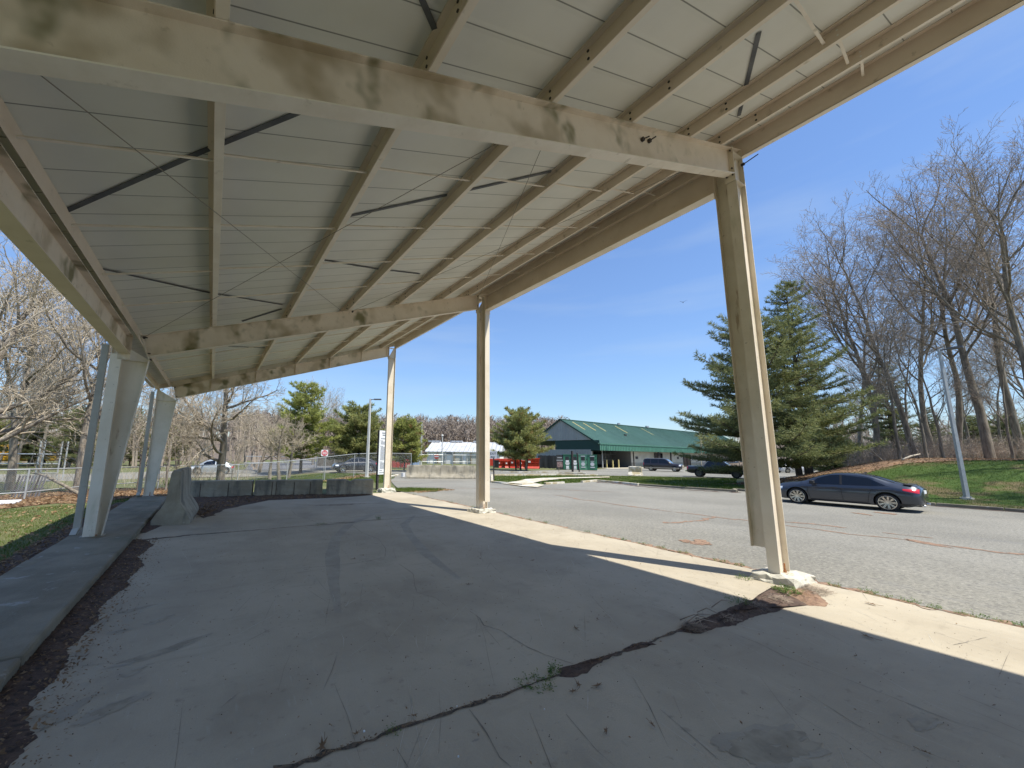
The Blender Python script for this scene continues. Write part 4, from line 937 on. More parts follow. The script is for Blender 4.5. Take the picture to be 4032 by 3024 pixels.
def leaves(name, sampler, seed, cnt, m, s=.05, zf=hz, up=.02):
    r = random.Random(seed); mb = MB()
    for _ in range(cnt):
        x, y = sampler(r); n = (Vector((0, 0, 1)) + rvec(r) * .7).normalized(); a = n.orthogonal().normalized(); b = n.cross(a); k = s * r.uniform(.5, 1.4); p = Vector((x, y, zf(x, y) + up + r.uniform(0, .02)))
        t = r.uniform(0, 6.28); u = a * math.cos(t) + b * math.sin(t); v = n.cross(u)
        mb.add([p - u * k, p + v * k * .5 + n * k * .15, p + u * k, p - v * k * .5 + n * k * .1], [(0, 1, 2, 3)])
    o = mb.build(name, m); o['kind'] = 'stuff'; return o
leaves('fallen_leaves', polys(leafbed), 81, 7000, 'dead_leaf', .07)
leaves('fallen_leaves', polys(leafbed), 82, 2600, 'pale_leaf', .075)
leaves('fallen_leaves', polys(lawn_l), 83, 900, 'pale_leaf', .05)
ll = [G(*q, -.35) for q in ((1250, 1893), (1340, 1882), (1480, 1868), (1500, 1872), (1400, 1885), (1300, 1897))]
brown_ = [(26.5, 5.6), (25.0, 8.5), (26, 12.5), (35, 12), (42, 4), (42, -3), (32.0, -3), (31.2, 1), (29.4, 4.2)]
leaves('fallen_leaves', polys(ll), 84, 1500, 'pale_leaf', .08)
leaves('fallen_leaves', polys([(1.2, 14.0), (3.9, 15.2), (3.6, 15.9), (1.0, 14.6)]), 85, 500, 'pale_leaf', .05)
leaves('fallen_leaves', polys(brown_), 86, 7000, 'dead_leaf', .08)
brown = [(27.0, 5.6), (25.0, 8.5), (26, 12.5), (35, 12), (44, 4), (44, -3), (32.5, -3), (31.8, 1), (29.8, 4.2)]
sheet('leafy_bank', [brown], 'leaf_ground', .035, .8)
# litter inside the shelter: dirt and needles drifted against the sill and the end blocks
def flat0(x, y): return 0.0
mb = MB(); L1 = gl([(310, 2150), (530, 2140), (555, 2200), (470, 2290), (430, 2390), (330, 2510), (240, 2640), (170, 2740), (110, 2860), (60, 2960), (-100, 3000), (-300, 3024)])
inner = [(-8.40, 7.3), (-8.40, 6.6), (-8.4, 5.2), (-8.4, 4.2), (-8.4, 3.3), (-8.4, 2.2), (-8.4, 1.2), (-8.4, .6), (-8.4, .1), (-8.4, -.6), (-8.4, -2)]
outer = [(-8.2, 7.35), (-8.0, 6.8), (-8.14, 5.9), (-8.03, 5.2), (-8.12, 4.6), (-8.05, 4.1), (-8.16, 3.4), (-8.1, 2.9), (-8.17, 2.3), (-8.08, 1.9), (-8.16, 1.4), (-8.02, .9), (-8.12, .3), (-8.05, -.6), (-8.1, -2)]
inner = [(-8.40, y_) for x_, y_ in outer]
def drift(name, innr, outr, m, seed, h=.035, nn=28, zb=0.0):
    w1 = 0.0
    """a low mound between two polylines, thickest at the inner one"""
    r = random.Random(seed); mb = MB(); vs = []
    I = []; O = []
    for A, D in ((innr, I), (outr, O)):
        for i in range(len(A) - 1):
            for j in range(nn): t = j / nn; D.append((A[i][0] + (A[i + 1][0] - A[i][0]) * t, A[i][1] + (A[i + 1][1] - A[i][1]) * t))
        D.append(A[-1])
    k = 7
    for i in range(len(I)):
        w1 = w1 * .93 + r.uniform(-.022, .022); wob = w1 + r.uniform(-.005, .005)
        for j in range(k + 1):
            t = j / k; x = I[i][0] + (O[i][0] - I[i][0]) * t * (1 + wob * t * 2); y = I[i][1] + (O[i][1] - I[i][1]) * t
            vs.append((x, y, zb + .003 + h * (1 - t) ** .7 * r.uniform(.5, 1.2) if j < k else zb + .001))
    mb.add(vs, [(i * (k + 1) + j, i * (k + 1) + j + 1, (i + 1) * (k + 1) + j + 1, (i + 1) * (k + 1) + j) for i in range(len(I) - 1) for j in range(k)])
    o = mb.build(name, m, smooth=True); o['kind'] = 'stuff'; return o
drift('drifted_soil', inner, outer, 'soil_litter', 91)
drift('drifted_leaves', [(-8.42, 14.7), (-7.7, 15.0), (-5.6, 14.75), (-3.0, 14.25), (-2.0, 13.95), (-1.2, 13.75)], [(-7.25, 9.8), (-6.8, 11.4), (-5.3, 13.35), (-3.2, 13.2), (-2.2, 13.3), (-1.3, 13.6)], 'soil_litter', 92, .06)
drift('drifted_leaves', [(-8.42, 8.2), (-8.42, 10), (-8.42, 12), (-8.42, 14.7)], [(-8.3, 8.2), (-7.9, 9.6), (-7.3, 11), (-7.25, 12.2)], 'soil_litter', 93, .05)
def strip_s(x0, x1, pts):
    def f(r):
        i = r.randrange(len(pts) - 1); t = r.random(); x = pts[i][0] + (pts[i + 1][0] - pts[i][0]) * t; y = pts[i][1] + (pts[i + 1][1] - pts[i][1]) * t
        return x + r.uniform(x0, x1), y
    return f
leaves('litter_bits', strip_s(.02, .40, inner), 94, 1500, 'dead_leaf', .018, flat0, .02)
leaves('litter_bits', strip_s(.30, .62, inner), 97, 900, 'dead_leaf', .009, flat0, .006)
leaves('litter_bits', strip_s(-.03, .22, [(p.x, p.y) for p in J1]), 98, 500, 'dead_leaf', .007, flat0, .005)
leaves('litter_bits', rect(-7.9, .4, -2.6, 8), 99, 420, 'dead_leaf', .010, flat0, .005)
needle_spots = 1
leaves('litter_bits', polys([(-8.3, 14.6), (-5.6, 14.7), (-1.3, 13.8), (-1.4, 13.55), (-3.2, 13.2), (-5.3, 13.4), (-6.8, 11.6), (-7.3, 9.9), (-8.3, 9)]), 95, 2600, 'dead_leaf', .035, flat0, .03)
leaves('litter_bits', strip_s(-1.0, -.35, [(-9.0, 3), (-9.0, 14)]), 96, 1800, 'dead_leaf', .035)
sheet('bare_soil', [[(-9.4, -30), (-9.4, 15), (-9.85, 15), (-10.0, 9), (-9.95, 5), (-9.9, -30)]], 'soil_litter', .02, 1.0)
# needles and weeds along the slab edge and in the open joint
def zlot(x, y): return max(hz(x, y) + .02, -.02) if x > .47 else .002
mb = MB(); EP = [(.50, 13.9), (.54, 11), (.52, 8.4), (.55, 6.9), (.52, 5), (.55, 3.2), (.56, 1.6), (.60, .5), (.62, -.3), (.58, -1.0), (.55, -1.8), (.52, -2.6), (.55, -4)]
ribbon(mb, EP, [.16, .12, .2, .16, .2, .16, .22, .17, .2, .18], 0, 101, .35, 0, .06, zfun=lambda x, y: .006 if x < .46 else max(-.035, hz(x, y) + .022))
o = mb.build('pine_needles', 'needles'); o['kind'] = 'stuff'
def needle_pile(name, pts, rad, seed, cnt, m='needles', L=.07, z0=.0, h=.05):
    r = random.Random(seed); mb = MB()
    for _ in range(cnt):
        i = r.randrange(len(pts)); q = pts[i]; a = r.uniform(0, 6.28); k = rad[i] * math.sqrt(r.random()); x, y = q[0] + math.cos(a) * k, q[1] + math.sin(a) * k * .7
        z = z0 + r.uniform(0, h) * (1 - k / (rad[i] + 1e-3)) + .004; t = r.uniform(0, 6.28); d = Vector((math.cos(t), math.sin(t), r.uniform(-.15, .3))) * L * r.uniform(.5, 1.3); s = Vector((-math.sin(t), math.cos(t), .3)) * .0018
        p = Vector((x, y, z)); mb.add([p - s, p + s, p + d + s, p + d - s], [(0, 1, 2, 3)])
    o = mb.build(name, m); o['kind'] = 'stuff'; return o
def heap(name, poly, m, seed, h=.03, z=0.003):
    """mound filling a polygon"""
    c = Vector((sum(p[0] for p in poly) / len(poly), sum(p[1] for p in poly) / len(poly), 0)); r = random.Random(seed); mb = MB(); rings = 6; out = []
    for i in range(len(poly)):
        a, b = Vector((*poly[i][:2], 0)), Vector((*poly[(i + 1) % len(poly)][:2], 0)); k = max(2, int((b - a).length / .05))
        out += [a.lerp(b, j / k) + Vector((r.uniform(-1, 1), r.uniform(-1, 1), 0)) * .012 for j in range(k)]
    n = len(out); vs = []
    for g in range(rings + 1):
        t = g / rings
        for q in out: p = q.lerp(c, t * .98); vs.append((p.x, p.y, z + h * min(1, t * 2.2) * r.uniform(.45, 1.1) if g else z - .002))
    mb.add(vs, [(g * n + i, g * n + (i + 1) % n, (g + 1) * n + (i + 1) % n, (g + 1) * n + i) for g in range(rings) for i in range(n)])
    o = mb.build(name, m, smooth=True); o['kind'] = 'stuff'; return o
H1 = c3([(80, 870), (150, 820), (260, 790), (330, 760), (400, 730), (500, 690), (600, 665), (660, 600), (740, 640), (800, 600), (900, 635), (975, 700), (960, 722), (860, 715), (740, 712), (680, 750), (600, 768), (520, 790), (440, 830), (330, 845), (230, 880), (150, 870)])
heap('needle_drift', H1[0:8] + H1[-9:], 'soil_litter', 111, .035)
heap('needle_drift', H1[7:14], 'needles', 112, .02)
H2 = c2([(1480, 1085), (1560, 1065), (1640, 1035), (1720, 1020), (1790, 1000), (1835, 985), (1780, 1010), (1700, 1060), (1640, 1105), (1560, 1135), (1490, 1130)])
heap('needle_drift', H2, 'soil_litter', 113, .02)
H3 = c2([(1845, 965), (1900, 940), (1990, 925), (2040, 940), (1960, 965), (1890, 985), (1845, 982)])
heap('needle_drift', H3, 'soil_litter', 114, .015)
needle_pile('pine_needles', [H1[1].lerp(H1[-2], .5), H1[3].lerp(H1[-4], .5), H1[5].lerp(H1[-6], .5), H1[6].lerp(H1[-8], .5), H1[9], H1[10]], [.12, .16, .2, .2, .22, .22], 115, 2600, 'stick', .06, .01, .05)
mb = MB(); r_ = random.Random(5)
for a, b in (((115, 815), (285, 825)), ((205, 805), (250, 880)), ((150, 835), (290, 800)), ((215, 770), (330, 790)), ((300, 740), (420, 720)), ((180, 850), (330, 850))):
    p, q = c3([a, b]); p.z = .03; q.z = .06; mid_ = p.lerp(q, .5) + Vector((.02, .01, .04)); mb.tube([p, mid_, q], [.006, .005, .003], 5)
[tag(o_, 'dry grey twig lying on the dirt heap in the floor joint', 'twig', 'twigs on the dirt heap') for o_ in mb.sep('twig', 'stick', None, True)]
ribs = [([(625, 988), (700, 997), (850, 1028), (1000, 1045), (1200, 1080), (1400, 1102), (1600, 1130), (1800, 1150), (2000, 1175), (2212, 1205)], .10),
        ([(1580, 1265), (1660, 1260), (1800, 1240), (1890, 1220), (2030, 1180), (2212, 1205)], .09)]
mb = MB()
for pts, wd in ribs: ribbon(mb, [G(1900 + x / 2.212, 1500 + y / 2.212, -.2) for x, y in pts], [wd * .6, wd * 1.5, wd, wd * 1.7, wd, wd * 1.2], .0185, 121, .5, 0, .12, zfun=hz)
for pts, wd in (([(0, 1063), (150, 1085), (320, 1080), (500, 1095), (720, 1118)], .12), ([(320, 1105), (500, 1128), (720, 1160), (1000, 1185), (1250, 1215), (1500, 1250), (1700, 1275), (1900, 1290)], .12), ([(950, 1148), (1100, 1165), (1280, 1185)], .08)):
    ribbon(mb, [G(2900 + x / 1.659, 1400 + y / 1.659, -.2) for x, y in pts], [wd * .7, wd, wd * .6, wd * 1.3, wd], .0185, 122, .5, 0, .1, zfun=hz)
for pts, wd in (([(1040, 1405), (1200, 1410), (1500, 1400), (1830, 1400)], .14), ([(1130, 1535), (1250, 1505), (1400, 1490), (1600, 1480), (1830, 1478), (2133, 1475)], .3)):
    ribbon(mb, [G(1100 + x / 2.37, 1300 + y / 2.37, -.2) for x, y in pts], [wd, wd * .5, wd * .3, wd * .3], .0185, 123, .4, 0, .15, zfun=hz)
ribbon(mb, [G(1900 + x / 2.212, 1500 + y / 2.212, -.2) for x, y in ((90, 940), (400, 930), (620, 935), (800, 948), (1000, 957), (1210, 963))], [.05, .06, .15, .1, .05], .0185, 124, .4, 0, .15, zfun=hz)
o = mb.build('pine_needles', 'needles'); o['kind'] = 'stuff'
mb = MB()
for c, rx, ry, a, sd_ in ((G(3395, 2020), .32, .16, .9, 1), (G(3490, 2018), .35, .2, .9, 2), (G(3642, 2134), .4, .16, .9, 3), (G(2760, 2165), .28, .2, .3, 4), (G(2700, 2160), .18, .1, .8, 5), (G(2620, 2070), .15, .06, .4, 6), (G(2700, 2061), .12, .05, .4, 7)):
    blotch(mb, (c.x, c.y), rx, ry, a, hz(c.x, c.y) + .021 + sd_ * .0004, sd_)
o = mb.build('pine_needles', 'needles'); o['kind'] = 'stuff'
mb = MB(); ribbon(mb, [(20.8, -14), (20.85, 1.5), (20.6, 9.5), G(2900, 1938), G(2700, 1926), G(2515, 1913), G(2430, 1902), G(2350, 1896)], [.5, .35, .3, .45, .35, .5], .022, 130, .5, 0, .2, zfun=hz)
o = mb.build('needle_drift', 'soil_litter'); o['kind'] = 'stuff'
# weeds: small plants, each a thing
def weed(label, p, rad, h, n, seed, m='weed_leaf', group=None, ls=.03):
    r = random.Random(seed); mb = MB()
    for _ in range(n):
        a = r.uniform(0, 6.28); k = rad * math.sqrt(r.random()); b = Vector((math.cos(a) * k, math.sin(a) * k, 0)); hh = h * r.uniform(.3, 1) * (1.2 - k / rad * .6)
        t = b * .4 + rvec(r) * .02; top = b + t + Vector((0, 0, hh)); s = rvec(r) * .0015; mb.add([b - s, b + s, top], [(0, 1, 2)])
        for f in (.45, .7, 1.0):
            q = b.lerp(top, f); d = rvec(r); d.z = abs(d.z) * .4; d.normalize(); s = d.cross(Vector((0, 0, 1))).normalized() * ls * .28; l = ls * r.uniform(.6, 1.2)
            mb.add([q, q + d * l * .5 + s, q + d * l, q + d * l * .5 - s], [(0, 1, 2, 3)])
    o = mb.build('weed', m); o.location = p; return tag(o, label, 'weed', group)
GW = 'weeds growing out of joints and edges'
weed('largest leafy weed, dark green, in the long floor joint below the picture centre', c2([(1455, 1110)])[0], .05, .075, 36, 1, group=GW, ls=.022)
weed('low mossy weed in the floor joint next to the largest leafy weed', c2([(1340, 1165)])[0], .12, .035, 70, 2, group=GW, ls=.018)
weed('tiny weed in the floor joint near the bottom left of the picture', c2([(515, 1445)])[0], .04, .03, 22, 3, group=GW, ls=.014)
weed('bright green weed in the sun against the near column footing', c3([(735, 640)])[0], .13, .09, 120, 4, group=GW, ls=.028)
weed('dark green weed on the shaded dirt heap beside the near column', c3([(450, 705)])[0] + Vector((0, 0, .02)), .12, .06, 60, 5, group=GW, ls=.024)
weed('small weed with a yellow head in the far floor joint', c2([(425, 214)])[0], .08, .09, 30, 6, group=GW, ls=.03)
weed('flat weed patch at the left part of the far floor joint', c2([(85, 243)])[0], .14, .03, 40, 7, group=GW, ls=.02)
weed('dark weed hugging the left face of the near footing', c3([(490, 560)])[0], .09, .05, 40, 8, group=GW, ls=.022)
r_ = random.Random(9)
for k in range(26):
    y = [3.9, 3.3, 2.9, 2.5, 2.1, 1.6, 1.0, .75, -.55, -.75, -.95, -1.15, -1.35, -1.6, -1.8, -2.0, -2.2, -2.45, 5.2, 5.9, 7.0, 7.9, 8.8, 10.2, 12, 13.2][k]
    weed('small green weed in the needle strip along the sunny slab edge', Vector((.56 + r_.uniform(-.04, .08), y + r_.uniform(-.08, .08), -.02)), r_.uniform(.05, .11), r_.uniform(.03, .06), 34, 200 + k, group='weeds along the slab edge', ls=.022)
# curled dead oak leaves on the slab
def oak_leaf(label, p, s, seed):
    r = random.Random(seed); mb = MB(); n = 14; c = Vector((0, 0, .012))
    vs = [c]
    for i in range(n):
        t = 2 * PI * i / n; k = s * (1.0 if i % 2 else .42) * (1 if abs(math.cos(t)) > .3 else .6); vs.append(Vector((math.cos(t) * k, math.sin(t) * k * .62, r.uniform(.004, .03) if i % 2 else .012)))
    mb.add(vs, [(0, i + 1, (i + 1) % n + 1) for i in range(n)]); mb.tube([(s * .8, 0, .012), (s * 1.5, .01, .02)], .0015, 4)
    o = mb.build('dead_leaf', 'dead_leaf'); o.location = (p.x, p.y, .004); o.rotation_euler = (0, 0, r.uniform(0, 6.28)); return tag(o, label, 'leaf', 'dead leaves lying on the floor')
OL = [((1590, 1185), .045, 'curled brown leaf nearest to the mossy joint weed'), ((1560, 1225), .045, 'brown leaf just below another curled one, near the floor joint'), ((1700, 1190), .06, 'pale spiky oak leaf, right one of the trio near the floor joint'),
      ((1705, 1040), .045, 'pale leaf lying on the needle drift in the joint'), ((1750, 1455), .035, 'dark leaf in the lower right part of the shaded floor'), ((2020, 1420), .035, 'round brown leaf far right of the leaf trio'),
      ((1575, 855), .05, 'long curled leaf in mid floor, right of centre'), ((1700, 800), .03, 'small upright leaf right of the long curled leaf'), ((950, 598), .045, 'leaf in the middle of the floor toward the second column'),
      ((1325, 457), .04, 'dark leaf beneath the thin wedge of sun'), ((1250, 440), .035, 'leaf left of the one under the wedge of sun'), ((285, 448), .05, 'dark leaf in the far left part of the floor'),
      ((335, 427), .035, 'small leaf beside the far dark leaf'), ((298, 1472), .03, 'round leaf by the scratch marks bottom left'), ((635, 1365), .03, 'small leaf just above the joint near its left end'), ((1020, 446), .035, 'faint leaf on the far half of the floor')]
for k, (q, s, lb) in enumerate(OL): oak_leaf(lb, c2([q])[0], s, 300 + k)
for k, (q, s, lb) in enumerate([((1210, 905), .07, 'long dark leaf in shade below the sunny strip at right'), ((1225, 710), .075, 'pink-brown leaf in sun on the bright strip'), ((1135, 1018), .03, 'tiny leaf below the long dark leaf at right'), ((1550, 1585), .035, 'leaf near the bottom right corner')]):
    oak_leaf(lb, c3([q])[0], s, 340 + k)
oak_leaf('clump of two pale leaves caught at the joint, bottom left', c2([(100, 1545)])[0], .07, 350)
mb = MB()
for q, s in ((( 345, 1450), .012), ((893, 1598), .008), ((885, 1305), .008), ((1393, 1322), .006)): p = c2([q])[0]; mb.box(p + Vector((0, 0, .006)), (s, s * .7, .008))
o = mb.build('litter_crumbs', 'bucket_white'); o['kind'] = 'stuff'
# tyre-dark and damp stains on the shaded floor
mb = MB(); 
for k, (q, rx, ry, a) in enumerate([((150, 1330), .0, .0, 0)] + [((x / 1, y), rx, ry, a) for x, y, rx, ry, a in ()]): pass

# ------------------------------------------------------------------ vehicles
def interp(keys, x):
    if x <= keys[0][0]: return keys[0][1]
    for (a, p), (b, q) in zip(keys[:-1], keys[1:]):
        if x <= b:
            t = (x - a) / (b - a); return p + (q - p) * t
    return keys[-1][1]
def sm(keys, x, k=.10):
    return sum(interp(keys, x + d * k) * wt for d, wt in ((-1, .1), (-.5, .2), (0, .4), (.5, .2), (1, .1)))
class Car:
    def __init__(s, L0, L1, W, top, belt, wb, r, zb=.2, tumble=.42, nose=.5, tail=.45, wtop=.10, round_=.16):
        s.__dict__.update(locals())
    def w(s, x):
        w = s.W / 2
        for end, sgn, ln in ((s.L1, 1, s.nose), (s.L0, -1, s.tail)):
            d = (end - x) * sgn
            if d < ln: w -= (1 - math.sqrt(max(0, 1 - (1 - d / ln) ** 2.6))) * s.round_ * 1.0 + 0
        return w
    def sec(s, x):
        w = s.w(x); zt_ = sm(s.top, x); b = min(sm(s.belt, x), zt_ - .035)
        zb = s.zb + .10 * max(0, 1 - (s.L1 - x) / .35) + .12 * max(0, 1 - (x - s.L0) / .4)
        cab = max(0.0, zt_ - b - .05); wr = w - .06 - s.tumble * cab - (s.wtop if cab < .15 else s.wtop * max(0, 1 - (cab - .15) / .2))
        m = zb + (b - zb) * .5
        return [(0, zb), (w - .16, zb), (w - .05, zb + .03), (w - .015, zb + .12), (w, m), (w - .004, b - .14), (w - .03, b - .04), (w - .055, b), (wr, zt_ - .055 if cab > .1 else zt_ - .02), (wr - .06, zt_ - .014), (wr * .55, zt_ + .008), (0, zt_ + .014)]
    def side(s, x, z, off=.006):
        p = s.sec(x)
        for a, b in zip(p[2:-3], p[3:-2]):
            if a[1] <= z <= b[1] + 1e-6: t = (z - a[1]) / max(1e-6, b[1] - a[1]); return a[0] + (b[0] - a[0]) * t + off
        return p[8][0] + off
    def body(s, paint, parent, n=64):
        mb = MB(); xs = [s.L0 + (s.L1 - s.L0) * (.5 - .5 * math.cos(PI * i / n)) * 1.0 for i in range(n + 1)]
        xs = [s.L0 + (s.L1 - s.L0) * ((i / n) * .8 + (.5 - .5 * math.cos(PI * i / n)) * .2) for i in range(n + 1)]
        rings = []
        for x in xs:
            h = s.sec(x); rings.append([(x, y, z) for y, z in h] + [(x, -y, z) for y, z in reversed(h[1:-1])])
        k = len(rings[0]); vs = [v for r in rings for v in r]; fs = []
        for i in range(n):
            for j in range(k): fs.append((i * k + j, i * k + (j + 1) % k, (i + 1) * k + (j + 1) % k, (i + 1) * k + j))
        fs.append(tuple(range(k))[::-1]); fs.append(tuple(n * k + j for j in range(k)))
        mb.add(vs, fs, 0); o = mb.build('body', [paint, 'black_plastic'], parent, fix=True)
        cut = MB(); cut.cm = 1
        for x in (s.wb / 2, -s.wb / 2):
            for sg in (1, -1): cut.tube([(x, sg * (s.W / 2 - .26), s.r + .02), (x, sg * (s.W / 2 + .1), s.r + .02)], s.r + .055, 28)
        c = cut.build('cut', ['black_plastic', 'black_plastic'], None, fix=True)
        bo = o.modifiers.new('b', 'BOOLEAN'); bo.object = c; bo.operation = 'DIFFERENCE'; bo.solver = 'EXACT'
        bpy.context.view_layer.update(); dg = bpy.context.evaluated_depsgraph_get()
        me = bpy.data.meshes.new_from_object(o.evaluated_get(dg)); o.modifiers.clear(); o.data = me
        bpy.data.objects.remove(c); autosmooth(o, 32); return o
    def win(s, bot, top, mat_, parent, name='window', n=14, off=.006, both=True):
        for sg in ((1, -1) if both else (1,)):
            mb = MB(); vs = []
            for i in range(n + 1):
                t = i / n; xb, zb = interp([(k / (len(bot) - 1), q[0]) for k, q in enumerate(bot)], t), interp([(k / (len(bot) - 1), q[1]) for k, q in enumerate(bot)], t)
                xt, zt_ = interp([(k / (len(top) - 1), q[0]) for k, q in enumerate(top)], t), interp([(k / (len(top) - 1), q[1]) for k, q in enumerate(top)], t)
                for j in range(5): u = j / 4; x, z = xb + (xt - xb) * u, zb + (zt_ - zb) * u; vs.append((x, sg * s.side(x, z, off), z))
            mb.add(vs, [(i * 5 + j, i * 5 + j + 1, (i + 1) * 5 + j + 1, (i + 1) * 5 + j) for i in range(n) for j in range(4)])
            mb.build(name, mat_, parent, smooth=True)
    def shield(s, x0, x1, mat_, parent, name, inset=.10):
        mb = MB(); vs = []; n = 8
        for i in range(n + 1):
            x = x0 + (x1 - x0) * i / n; p = s.sec(x); z = p[-2][1] + .012; w = p[8][0] - inset
            for j in range(9): u = -1 + j / 4; vs.append((x, w * u, z + .004 - .05 * abs(u) ** 4))
        mb.add(vs, [(i * 9 + j, i * 9 + j + 1, (i + 1) * 9 + j + 1, (i + 1) * 9 + j) for i in range(n) for j in range(8)]); mb.build(name, mat_, parent, smooth=True)
def wheel(parent, x, y, r, wdt, style='v', rimf=.72, rm='rim'):
    sg = 1 if y > 0 else -1; t = MB(); prof = [(rimf * r, 0), (r * .93, .0), (r, .03), (r, wdt - .03), (r * .93, wdt), (rimf * r, wdt)]; n = 36; vs = []
    for i in range(n):
        a = 2 * PI * i / n
        for q, d in prof: vs.append((x + q * math.cos(a), y - sg * d, r + q * math.sin(a)))
    k = len(prof); t.add(vs, [(i * k + j, i * k + (j + 1) % k, ((i + 1) % n) * k + (j + 1) % k, ((i + 1) % n) * k + j) for i in range(n) for j in range(k)])
    w_ = t.build('wheel', 'tyre', parent, smooth=True); b = MB(); R = rimf * r
    vs = []
    for i in range(n):
        a = 2 * PI * i / n
        for q, d in ((R, .004), (R * .93, .0), (R * .90, .03), (R * .9, wdt * .6)): vs.append((x + q * math.cos(a), y - sg * d, r + q * math.sin(a)))
    b.add(vs, [(i * 4 + j, i * 4 + j + 1, ((i + 1) % n) * 4 + j + 1, ((i + 1) % n) * 4 + j) for i in range(n) for j in range(3)])
    def spoke(a0, a1, w0, w1, r0=.14, r1=.92):
        p = Vector((x + R * r0 * math.cos(a0), y - sg * .03, r + R * r0 * math.sin(a0))); q = Vector((x + R * r1 * math.cos(a1), y - sg * .008, r + R * r1 * math.sin(a1)))
        b.bar(p, q, .02, (w0 + w1) / 2, up=Vector((-math.sin(a0), 0, math.cos(a0))))
    if style == 'v':
        for i in range(9):
            a = 2 * PI * i / 9; spoke(a, a + .26, .018, .018); spoke(a, a - .26, .018, .018); spoke(a + .35, a + .26, .02, .02, .55); 
    elif style == 'five':
        for i in range(5): a = 2 * PI * i / 5 + .3; spoke(a, a, .06, .05)
    elif style == 'cover':
        for i in range(7): a = 2 * PI * i / 7; spoke(a, a + .1, .07, .06)
    else:
        for i in range(6): a = 2 * PI * i / 6 + .2; spoke(a, a + .12, .05, .04); spoke(a, a - .12, .05, .04)
    b.tube([(x, y - sg * .035, r), (x, y - sg * .0, r)], R * .17, 12); b.build('rim', rm, w_)
    d = MB(); d.tube([(x, y - sg * .09, r), (x, y - sg * .11, r)], R * .9, 24); d.build('brake_disc', 'rim_dark', w_)
def side_patch(c, x0, x1, z0, z1, mat_, parent, name, sgs=(1, -1), off=.01, z0b=None, z1b=None, n=6):
    z0b = z0 if z0b is None else z0b; z1b = z1 if z1b is None else z1b
    for sg in sgs:
        mb = MB(); vs = []
        for i in range(n + 1):
            t = i / n; x = x0 + (x1 - x0) * t
            for j in range(4): u = j / 3; z = (z0 + (z0b - z0) * t) * (1 - u) + (z1 + (z1b - z1) * t) * u; vs.append((x, sg * c.side(x, z, off), z))
        mb.add(vs, [(i * 4 + j, i * 4 + j + 1, (i + 1) * 4 + j + 1, (i + 1) * 4 + j) for i in range(n) for j in range(3)]); mb.build(name, mat_, parent, smooth=True)
def seam(c, pts, parent, sgs=(1, -1), name='door_seam', wd=.022):
    for sg in sgs:
        mb = MB()
        for a, b in zip(pts[:-1], pts[1:]):
            n = max(1, int(math.hypot(b[0] - a[0], b[1] - a[1]) / .12))
            for i in range(n):
                p = [(a[0] + (b[0] - a[0]) * t, a[1] + (b[1] - a[1]) * t) for t in (i / n, (i + 1) / n)]
                mb.bar(*[Vector((q[0], sg * c.side(q[0], q[1], .0), q[1])) for q in p], .006, wd, up=Vector((0, 1, 0)).cross(Vector((p[1][0] - p[0][0], 0, p[1][1] - p[0][1]))) if True else None)
        mb.build(name, 'black_plastic', parent)
def place_car(t, pf, pr, side, W, z, s=1.0):
    """put the car so its near wheels touch the ground points pf (front) and pr (rear); side=+1 when its left side faces us"""
    f = Vector((pf[0] - pr[0], pf[1] - pr[1], 0)).normalized(); left = Vector((-f.y, f.x, 0)); mid = Vector(((pf[0] + pr[0]) / 2, (pf[1] + pr[1]) / 2, 0))
    o = mid - left * side * (W / 2 - .1) * s; t.location = (o.x, o.y, z); t.rotation_euler = (0, 0, math.atan2(f.y, f.x)); t.scale = (s, s, s)

# grey sedan
t = thing('sedan', 'dark grey four-door sedan with many-spoked wheels parked at the kerb below the trees', 'car')
c = Car(-2.32, 2.31, 1.81, [(-2.32, .86), (-2.25, .98), (-2.15, 1.035), (-1.78, 1.08), (-1.55, 1.13), (-1.05, 1.33), (-.75, 1.40), (-.3, 1.43), (.15, 1.41), (.55, 1.30), (1.0, 1.12), (1.22, 1.01), (1.6, .965), (2.0, .88), (2.2, .78), (2.31, .62)],
        [(-2.32, .80), (-1.6, .945), (0, .915), (1.2, .89), (2.31, .60)], 2.81, .335, zb=.19, nose=.75, tail=.5, round_=.26)
c.body('car_grey', t)
c.win([(-1.42, .99), (-1.0, .975), (-.14, .955)], [(-1.30, 1.05), (-.92, 1.26), (-.14, 1.345)], 'glass', t)
c.win([(-.06, .955), (.4, .94), (.93, .925)], [(-.06, 1.348), (.25, 1.32), (.66, 1.17)], 'glass', t)
c.shield(.50, 1.10, 'glass', t, 'windscreen'); c.shield(-1.60, -1.02, 'glass', t, 'rear_window')
for x in (c.wb / 2, -c.wb / 2):
    for sg in (1, -1): wheel(t, x, sg * .90, .335, .24, 'v', .79)
side_patch(c, -2.27, -1.86, .74, .90, 'lens_red', t, 'tail_light', z0b=.83, z1b=.90)
side_patch(c, 1.92, 2.22, .63, .74, 'lens_clear', t, 'headlight', z0b=.60, z1b=.70)
for xs_d in ([(.98, .93), (1.02, .60), (.93, .30)], [(-.10, .95), (-.10, .6), (-.13, .30), (.93, .28)], [(-.98, .98), (-1.0, .80), (-.92, .62), (-.86, .30), (-.13, .28)]): seam(c, xs_d, t)
for x in (.12, -.82):
    for sg in (1, -1):
        mb = MB(); y = sg * c.side(x, .82, .02); mb.bar((x - .11, y, .82), (x + .11, y, .82), .03, .028); mb.build('door_handle', 'car_grey', t)
for sg in (1, -1):
    b = rough_block((.80, sg * .98, 1.0), (.16, .2, .13), 0, .004, 3, 3, .8); m_ = b.build('mirror', 'black_plastic', t, smooth=True)
